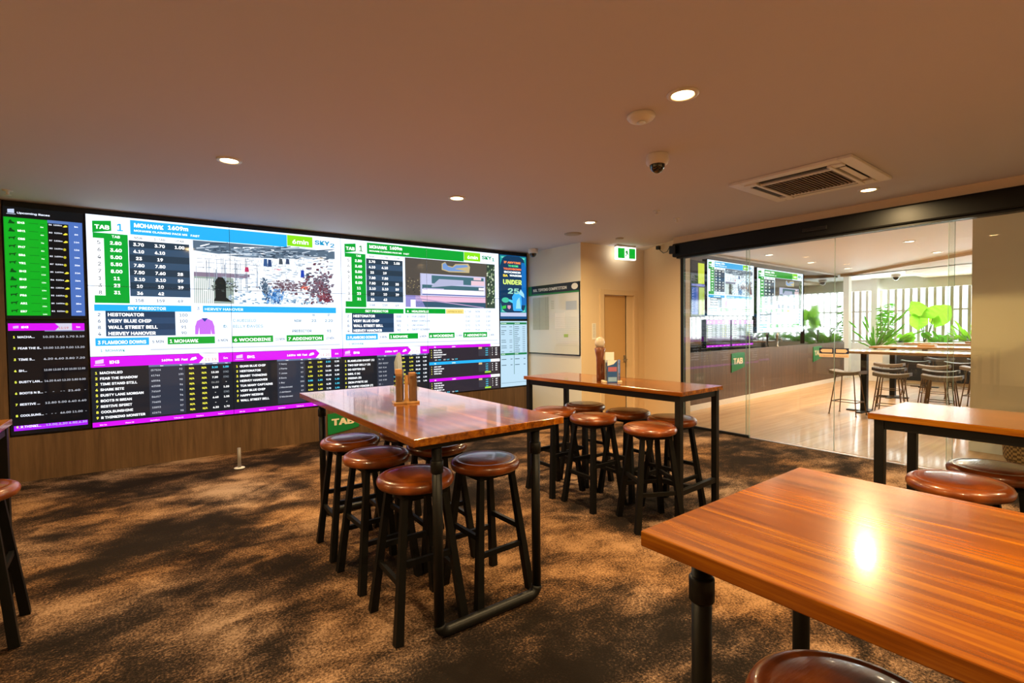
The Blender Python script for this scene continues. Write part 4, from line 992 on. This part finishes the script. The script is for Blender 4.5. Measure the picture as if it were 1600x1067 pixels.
# ------------------------------------------------------------------ tables
TH = 1.005
def top_mesh(w, l, t=.038):
    return MB().box(-w / 2, w / 2, -l / 2, l / 2, TH - t, TH, .003)
def pipe_table(x, y, rz, w, l, label):
    e = empty('bar_table', (x, y, 0), rz, label, 'table')
    top_mesh(w, l).build('tabletop', M_TABLE, e)
    ix, iy = .15, .07
    lx = w / 2 - ix
    for sy in (-1, 1):
        yy = sy * (l / 2 - iy)
        for sx in (-1, 1):
            lg = MB().tube([(sx * lx, yy, .05), (sx * lx, yy, TH - .062)], .0245, 16).build('leg', M_BLACK, e)
            MB().tube([(sx * lx, yy, .81), (sx * lx, yy, .815), (sx * lx, yy, .87), (sx * lx, yy, .875)], [.026, .031, .031, .026], 16).build('collar', M_BLACK, lg)
        # U bar on the floor with elbows
        pts = [(-lx, yy, .075)] + [(-lx + .045 * (1 - math.cos(a)), yy, .075 - .045 * math.sin(a)) for a in (.4, .8, 1.2, 1.57)] + \
              [(lx - .045 * (1 - math.cos(a)), yy, .075 - .045 * math.sin(a)) for a in (1.57, 1.2, .8, .4)] + [(lx, yy, .075)]
        MB().tube(pts, .0285, 16).build('foot_bar', M_BLACK, e)
        MB().box(-w / 2 + .05, w / 2 - .05, yy - .035, yy + .035, TH - .064, TH - .038).build('cross_rail', M_BLACK, e)
    return e
pipe_table(1.39, 3.09, math.radians(0.0), .905, 2.11, 'centre bar table with black pipe legs, its top reflecting the video wall')
pipe_table(1.395, -.27, math.radians(0.8), .865, 2.10, 'large orange brown foreground table with black pipe legs at lower right')
def square_table(x, y, rz, w, l, label, rail=True):
    e = empty('bar_table', (x, y, 0), rz, label, 'table')
    top_mesh(w, l, .034).build('tabletop', M_TABLE, e)
    s = .046; ax, ay = w / 2 - .035, l / 2 - .05
    for sx in (-1, 1):
        for sy in (-1, 1):
            MB().box(sx * ax - s / 2, sx * ax + s / 2, sy * ay - s / 2, sy * ay + s / 2, 0, TH - .034, .002).build('leg', M_BLACK, e)
    for sx in (-1, 1): MB().box(sx * ax - .018, sx * ax + .018, -ay + s / 2, ay - s / 2, TH - .084, TH - .034, .002).build('apron_rail', M_BLACK, e)
    for sy in (-1, 1):
        MB().box(-ax + s / 2, ax - s / 2, sy * ay - .018, sy * ay + .018, TH - .084, TH - .034, .002).build('apron_rail', M_BLACK, e)
        MB().box(-ax + s / 2, ax - s / 2, sy * ay - .018, sy * ay + .018, .20, .24, .002).build('foot_rail', M_BLACK, e)
    MB().box(-.098, -.062, -ay + .018, ay - .018, .20, .24, .002).build('foot_rail', M_BLACK, e)
    return e
a4 = math.radians(3.2)
def corner_to_centre(cx, cy, w, l, a, sy=1):
    u = Vector((math.cos(a), math.sin(a))); v = Vector((-math.sin(a), math.cos(a)))
    p = Vector((cx, cy)) + u * w / 2 + v * sy * l / 2
    return p.x, p.y
x, y = corner_to_centre(3.198, 2.214, .61, 1.82, a4)
square_table(x, y, a4, .61, 1.82, 'narrow bar table with square black legs standing near the door wall')
square_table(3.223 + .315, 1.04 - .91, 0, .63, 1.82, 'narrow bar table with square black legs at the right edge of the photo')
square_table(-.665 - .315, 4.02 - .91, 0, .63, 1.82, 'bar table at the left edge, only one corner in view')

# condiment holders
def caddy(x, y, rz, brochures, label):
    e = empty('table_caddy', (x, y, TH), rz, label, 'table caddy')
    mcd = M_OAK if not brochures else mat('cream timber', hexc('ecd9b4'), .5)
    MB().box(-.085, .085, -.05, .05, 0, .014, .003).build('base', mcd, e)
    mb = MB(); mb.prism([(-.018, .014), (.018, .014), (.012, .04), (.011, .19), (-.011, .19), (-.012, .04)], -.004, .004, M=Matrix(((1, 0, 0, 0), (0, 0, 1, -.03), (0, 1, 0, 0), (0, 0, 0, 1))))
    mb.build('divider', mcd, e)
    for sx in (-1, 1):
        MB().box(sx * .045 - .026, sx * .045 + .026, -.035, -.031, .014, .20).box(sx * .045 - .026, sx * .045 + .026, .031, .035, .014, .20).box(sx * .045 + sx * .022, sx * .045 + sx * .026, -.031, .031, .014, .20).build('clear_pocket', M_ACRYLIC, e)
    return e
c1 = caddy(1.371, 3.09, -.25, False, 'timber and acrylic table caddy on the centre table')
c2 = caddy(3.345, 3.05, -.6, True, 'cream timber table caddy on the table near the door')
def place(o, base, dx, dy, rz, dz=.0145):
    o.location = (base.location.x + dx, base.location.y + dy, TH + dz); o.rotation_euler = (0, 0, rz)
kraft = mat('kraft paper', hexc('c08a58'), .7)
pk = tag(MB().box(-.023, .020, -.020, .020, 0, .215, .003).build('sauce_packet_stack', kraft), 'tan paper packet stack in the left pocket of the centre table caddy', 'packets'); place(pk, c1, -.043, .011, -.25)
pk = tag(MB().box(-.020, .023, -.020, .020, 0, .190, .003).build('sauce_packet_stack', kraft), 'tan paper packet stack in the right pocket of the centre table caddy', 'packets'); place(pk, c1, .043, -.010, -.25)
# serviette cluster (pale blue) standing up
nf = empty('pen_cup', (c1.location.x, c1.location.y + .10, TH), -.25, 'small dark tumbler behind the centre table caddy', 'tumbler')
MB().lathe([(0, 0), (.028, 0), (.032, .22), (.029, .22), (.026, .01), (0, .01)], n=20).build('cup', mat('dark blue plastic', hexc('26344e'), .4), nf)
nk = empty('paper_plume', (c1.location.x, c1.location.y + .10, TH + .012), -.25, 'pale blue folded paper napkins standing in the tumbler on the centre table', 'napkins')
mb = MB()
for k in range(4):
    a = .6 + (k - 1.5) * .22; r0 = (k - 1.5) * .006; h = .335 - .02 * abs(k - 1.5)
    mb.prism([(-.012, 0), (.012, 0), (.026, h * .72), (.022, h * .9), (.006, h), (-.014, h * .97), (-.026, h * .85), (-.025, h * .7)], -.0015, .0015, M=Matrix.Translation((r0 * math.cos(a), r0 * math.sin(a), 0)) @ Matrix.Rotation(a, 4, 'Z') @ Matrix(((1, 0, 0, 0), (0, 0, 1, 0), (0, 1, 0, 0), (0, 0, 0, 1))))
mb.build('napkin_fan', mat('pale blue paper', hexc('b8cfe6'), .6), nk)
# brochures in the second holder
br = tag(MB().box(-.045, .045, -.004, .004, 0, .20, .001).build('brochure', [mat('blue brochure', hexc('2b5a9c'), .35)]), 'blue and white brochure standing in the caddy near the door', 'brochure'); place(br, c2, -.045, -.050, -.6, 0.0)
A = Art(); A.poly([(-.044, .20), (.044, .20), (.01, .165), (-.044, .15)], mat('white print', hexc('f4f0ea'), .5), 1); A.rect(-.038, .14, .038, .10, mat('pink print', hexc('b06a80'), .5), 1); A.rect(-.038, .05, .038, .01, mat('sky print', hexc('8db4dc'), .5), 1)
art_mesh('cover_print', A, Matrix.Translation((0, -.0041, 0)), br)
b2 = tag(MB().box(-.04, .04, -.003, .003, 0, .255, .001).build('menu_card', mw), 'white menu card standing behind the blue brochure', 'menu card'); place(b2, c2, -.02, .004, -.6)
cn = empty('lidded_jar', (c2.location.x - .012, c2.location.y + .13, TH), 0, 'brown jar with a rounded pale top behind the menu card', 'jar')
MB().lathe([(0, 0), (.032, 0), (.034, .22), (.042, .26), (.050, .30), (.036, .31), (0, .31)], n=28).build('jar_body', mat('brown glaze', hexc('7a4630'), .3, coat=.4), cn)
MB().lathe([(0, .308), (.030, .308), (.044, .335), (.046, .36), (.036, .39), (.018, .402), (0, .404)], n=28).build('round_lid', mat('speckled pale glaze', hexc('cdbfae'), .4), cn)

# thin clear post on the floor near the panelling
ps = empty('floor_post', (.745, 6.11, 0), 0, 'thin pale translucent post on the carpet in front of the video wall', 'post')
MB().lathe([(0, 0), (.055, 0), (.05, .006), (0, .010)], n=28).build('base', M_PLASTIC, ps)
MB().lathe([(0, .008), (.018, .008), (.018, .22), (0, .22)], n=20).build('tube', mat('frosted acrylic', hexc('b8b0a8'), .35, trans=.6), ps)

# ------------------------------------------------------------------ far room furniture
def high_table(x, y, l, w, label, h=1.05):
    e = empty('high_table', (x, y, 0), 0, label, 'table', 'far room high tables')
    MB().box(-w / 2, w / 2, -l / 2, l / 2, h - .04, h, .004).build('tabletop', M_OAK, e)
    n = max(2, int(l / 1.2)); 
    for k in range(n):
        yy = l / 2 - .30 - k * ((l - .6) / (n - 1))
        MB().box(-.045, .045, yy - .045, yy + .045, .02, h - .04).build('leg', M_BLACK, e)
        MB().box(-.26, .26, yy - .05, yy + .05, 0, .022, .004).box(-.05, .05, yy - .26, yy + .26, 0, .022, .004).build('foot_plate', M_BLACK, e)
    return e
high_table(9.85, 2.15, 2.75, .75, 'nearest long high table in the far room, beyond the arrow stickers')
high_table(12.2, 2.3, 3.0, .75, 'second long high table in the far room')
high_table(14.7, 2.3, 3.2, .75, 'third high table in the far room, nearest the plants')
def make_rod_stool():
    e = empty('rod_stool')
    # saddle seat
    bm = MB(); n, m_ = 14, 8; grid = []
    for layer in (0, 1):
        g = []
        for i in range(n + 1):
            row = []
            for j in range(m_ + 1):
                u = -1 + 2 * i / n; v = -1 + 2 * j / m_
                x_ = u * .23; y_ = v * .16 * (1 - .12 * u * u); z_ = .715 + .03 * u * u + (.0 if layer else -.05) - .008 * v * v
                row.append(bm.bm.verts.new((x_, y_, z_)))
            g.append(row)
        grid.append(g)
    for layer, g in enumerate(grid):
        for i in range(n):
            for j in range(m_):
                f = bm.bm.faces.new((g[i][j], g[i + 1][j], g[i + 1][j + 1], g[i][j + 1])); f.smooth = True
    a, b = grid
    for i in range(n):
        bm.bm.faces.new((a[i][0], a[i + 1][0], b[i + 1][0], b[i][0])); bm.bm.faces.new((a[i][m_], a[i + 1][m_], b[i + 1][m_], b[i][m_]))
    for j in range(m_):
        bm.bm.faces.new((a[0][j], a[0][j + 1], b[0][j + 1], b[0][j])); bm.bm.faces.new((a[n][j], a[n][j + 1], b[n][j + 1], b[n][j]))
    seat = bm.build('seat', M_GREYFAB, e)
    for sx in (-1, 1):
        for sy in (-1, 1):
            MB().tube([(sx * .12, sy * .09, .69), (sx * .14, sy * .105, .62), (sx * .205, sy * .17, .012)], .009, 8).lathe([(0, 0), (.018, 0), (.014, .012), (0, .012)], (sx * .205, sy * .17, 0), 10).build('leg', M_BRONZE, e)
    k = .18; MB().beam((-k, -.145, .22), (k, -.145, .22), .02, .02, .012, .012).beam((-k, .145, .22), (k, .145, .22), .02, .02, .012, .012).beam((-k, -.145, .22), (-k, .145, .22), .012, .012, .02, .02).beam((k, -.145, .22), (k, .145, .22), .012, .012, .02, .02).build('foot_rest', M_BRONZE, e)
    return e
rs0 = make_rod_stool()
FS = [(9.35, 3.30, 0, 'grey saddle stool at the left end of the nearest far room table'), (9.38, 2.70, 0, 'tan saddle stool in front of the nearest far room table, second from left'),
      (9.42, 2.10, 0, 'tan saddle stool in front of the nearest far room table, third from left'), (9.42, 1.5, 0, 'saddle stool in front of the nearest far room table beside the pillar'),
      (10.45, 3.05, 1, 'charcoal saddle stool behind the nearest far room table, left one'), (10.45, 2.35, 1, 'charcoal saddle stool behind the nearest far room table, middle one'), (10.45, 1.75, 1, 'charcoal saddle stool behind the nearest far room table, right one'),
      (11.65, 3.40, 0, 'saddle stool at the left end of the second far room table'), (11.65, 2.72, 0, 'saddle stool in front of the second far room table, middle'), (11.65, 2.1, 0, 'saddle stool in front of the second far room table, near the pillar edge'),
      (12.85, 3.3, 1, 'dark saddle stool behind the second far room table, left'), (12.85, 2.6, 1, 'dark saddle stool behind the second far room table, right'), (14.1, 3.2, 1, 'dark saddle stool at the third far room table, left'), (14.1, 2.5, 1, 'dark saddle stool at the third far room table, right')]
for i, (x, y, dk, lb) in enumerate(FS):
    o = rs0 if i == 0 else copy_tree(rs0)
    o.location = (x, y, 0); o.rotation_euler = (0, 0, PI / 2 + (.12 if i % 3 else -.1)); tag(o, lb, 'stool', 'saddle stools in the far room')
    if dk:
        for ch in o.children:
            if ch.name.startswith('seat'):
                ch.data = ch.data.copy(); ch.data.materials[0] = M_DARKFAB
# low dark bench under the planting, planter, small trays
tag(MB().box(16.2, 16.7, -1.5, 4.6, 0, .78, .01).build('banquette', mat('dark upholstery', hexc('23252b'), .6)), 'dark upholstered bench back below the plants in the far room', 'bench')
for i, (x, y) in enumerate(((12.2, 2.95), (14.7, 2.75), (14.7, 1.6))):
    tag(MB().box(-.09, .09, -.13, .13, 0, .04, .006).build('timber_tray', M_OAK, loc=(x, y, 1.05)), ['timber tray on the second far room table', 'timber tray on the third far room table, left one', 'timber tray on the third far room table, right one'][i], 'tray')
pl = empty('planter_box', (15.55, 4.85, 0), 0, 'white planter box beside the end of the far room panelling', 'planter')
MB().box(-.28, .28, -.25, .25, 0, .82, .01).build('box', M_WHITE, pl); MB().box(-.27, .27, -.24, .24, .82, .826).build('soil', M_SOIL, pl)
pl2 = empty('planter_box', (16.95, 3.0, 0), 0, 'long planter trough under the slatted screen', 'planter')
MB().box(-.22, .22, -3.6, 2.1, 0, .98, .01).build('box', M_WHITE, pl2); MB().box(-.21, .21, -3.59, 2.09, .98, .985).build('soil', M_SOIL, pl2)

def leaf_mesh(mb, base, direction, length, width, normal, kind='heart', bend=.15, nseg=10):
    """leaf from base along direction; normal is the side it faces"""
    d = Vector(direction).normalized(); nn = Vector(normal); nn = (nn - d * nn.dot(d)).normalized(); s = d.cross(nn)
    prof = []
    for i in range(nseg + 1):
        t = i / nseg
        if kind == 'heart': w = width * .5 * (math.sin(PI * min(1, (t + .18) / 1.18)) ** .55) * (1 - t ** 3 * .55) if t < 1 else 0
        else: w = width * .5 * math.sin(PI * (t * .96 + .02)) ** .8
        prof.append((t, w))
    base = Vector(base); L_, M_, R_ = [], [], []
    for t, w in prof:
        c = base + d * length * t - nn * bend * length * t * t
        back = -d * (.22 * length * (1 - t) ** 4 if kind == 'heart' else 0)
        rip = .012 * length * (1 if int(t * nseg) % 2 else -1)
        M_.append(mb.bm.verts.new(c)); L_.append(mb.bm.verts.new(c + s * w + back - nn * w * .25 + nn * rip)); R_.append(mb.bm.verts.new(c - s * w + back - nn * w * .25 + nn * rip))
    for i in range(nseg):
        for A_, B_ in ((L_, M_), (M_, R_)):
            try: mb.bm.faces.new((A_[i], B_[i], B_[i + 1], A_[i + 1]))
            except ValueError: pass
def px_world(u, v, x):
    d = RC @ Vector((u - CX, -(v - CY), -FPX)); t = x / d.x
    return Vector((x, d.y * t, CAM_H + d.z * t))
toCam = Vector((-1, -.25, .1)).normalized()
el = empty('elephant_ear_plant', (16.88, 4.15, .985), 0, 'large elephant ear plant with three big bright green leaves in the trough', 'plant')
RT = (RC @ Vector((1, 0, 0))).normalized(); RT.z = 0
EB = Vector((16.88, 4.15, .985))
for (bu, bv), (du, dv), ln, wd, xx in (((1457, 498), (.80, .60), .62, .60, 16.62), ((1441, 492), (-.62, .78), .46, .40, 16.72), ((1436, 494), (-.10, -1), .38, .42, 16.66), ((1460, 497), (.25, -1), .20, .26, 16.7)):
    mb = MB(); b0 = px_world(bu, bv, xx) - EB
    leaf_mesh(mb, b0, RT * du + Vector((0, 0, dv)), ln, wd, toCam, 'heart', .08); mb.build('leaf', M_LEAF, el, norm=False)
    MB().tube([(-.02, 0, 0), tuple(b0 * .5 + Vector((.05, 0, -.02))), tuple(b0)], [.014, .012, .009], 8).build('stem', M_STEM, el)
def bush(name, x, y, z, n, ln, wd, spread, label, m=M_LEAF2, kind='long', up=1.0, seed=1):
    r = random.Random(seed); e = empty(name, (x, y, z), 0, label, 'plant'); mb = MB(); sb = MB()
    for i in range(n):
        a = r.random() * 2 * PI; el_ = .3 + r.random() * up; st = Vector((math.cos(a) * spread * r.random(), math.sin(a) * spread * r.random(), 0))
        dr = Vector((math.cos(a) * .6, math.sin(a) * .9, el_)).normalized(); hgt = up * .35 * r.random()
        p = st + dr * hgt
        leaf_mesh(mb, p, dr, ln * (.6 + .6 * r.random()), wd * (.7 + .5 * r.random()), (toCam + Vector((r.random() - .5, r.random() - .5, r.random()))).normalized(), kind, .3, 6)
        sb.tube([(0, 0, 0), tuple(p)], .006, 5)
    mb.build('foliage', m, e, norm=False); sb.build('stems', M_STEM, e)
bush('leafy_plant', 16.88, 4.72, .985, 24, .20, .15, .18, 'low leafy plant left of the big elephant ear leaves', M_LEAF, 'heart', .7, 3)
bush('leafy_plant', 16.88, 3.75, .985, 26, .22, .14, .2, 'low broad leaved plant right of the big elephant ear leaves', M_LEAF2, 'heart', .8, 4)
bush('feathery_plant', 16.8, 3.15, .985, 60, .25, .045, .2, 'feathery bright plant in the trough beside the pillar edge', M_LEAF, 'long', 1.3, 5)
bush('feathery_plant', 16.8, 2.4, .985, 50, .28, .05, .2, 'second feathery plant in the trough, partly behind the pillar', M_LEAF2, 'long', 1.2, 6)
bush('potted_palm', 15.55, 4.85, .83, 44, .40, .05, .05, 'tall arching palm growing from the white planter box', M_LEAF2, 'long', 2.4, 8)
def bamboo(x, y, z, label, seed):
    r = random.Random(seed); e = empty('bamboo_plant', (x, y, z), 0, label, 'plant'); mb = MB(); sb = MB()
    for k in range(6):
        bx, by = r.uniform(-.06, .06), r.uniform(-.12, .12); h = r.uniform(.8, 1.35)
        sb.tube([(bx, by, 0), (bx + .02, by + .03, h)], .007, 5)
        for i in range(26):
            t = .2 + .8 * r.random(); a = r.random() * 2 * PI
            leaf_mesh(mb, (bx, by, h * t), (math.cos(a), math.sin(a), -.2), .15, .035, toCam, 'long', .2, 4)
    mb.build('foliage', M_LEAF2, e, norm=False); sb.build('canes', M_STEM, e)
bamboo(16.85, 5.03, .985, 'bamboo clump against the slats left of the elephant ear leaves', 2)
# woven basket by the pillar
bk = empty('woven_basket', (7.5, .95, 0), 0, 'woven brown basket on the timber floor in front of the pillar', 'basket')
mwv = mat('woven cane', hexc('8a6a42'), .8); N, L, B = nodes(mwv)
tc = N.new('ShaderNodeTexCoord'); wv = N.new('ShaderNodeTexChecker'); mpp = N.new('ShaderNodeMapping'); mpp.inputs['Scale'].default_value = (30, 30, 40)
L.new(tc.outputs['Object'], mpp.inputs[0]); L.new(mpp.outputs[0], wv.inputs[0]); wv.inputs[1].default_value = (*hexc('5a4228'), 1); wv.inputs[2].default_value = (*hexc('a58452'), 1); wv.inputs[3].default_value = 1.0
L.new(wv.outputs[0], B.inputs['Base Color'])
MB().lathe([(0, 0), (.17, 0), (.20, .05), (.215, .3), (.21, .42), (.195, .42), (.19, .06), (0, .03)], n=36).build('basket_body', mwv, bk)
MB().tube([(.205 * math.cos(k * PI / 16), .205 * math.sin(k * PI / 16), .42) for k in range(33)], .012, 8).build('rim', mwv, bk)
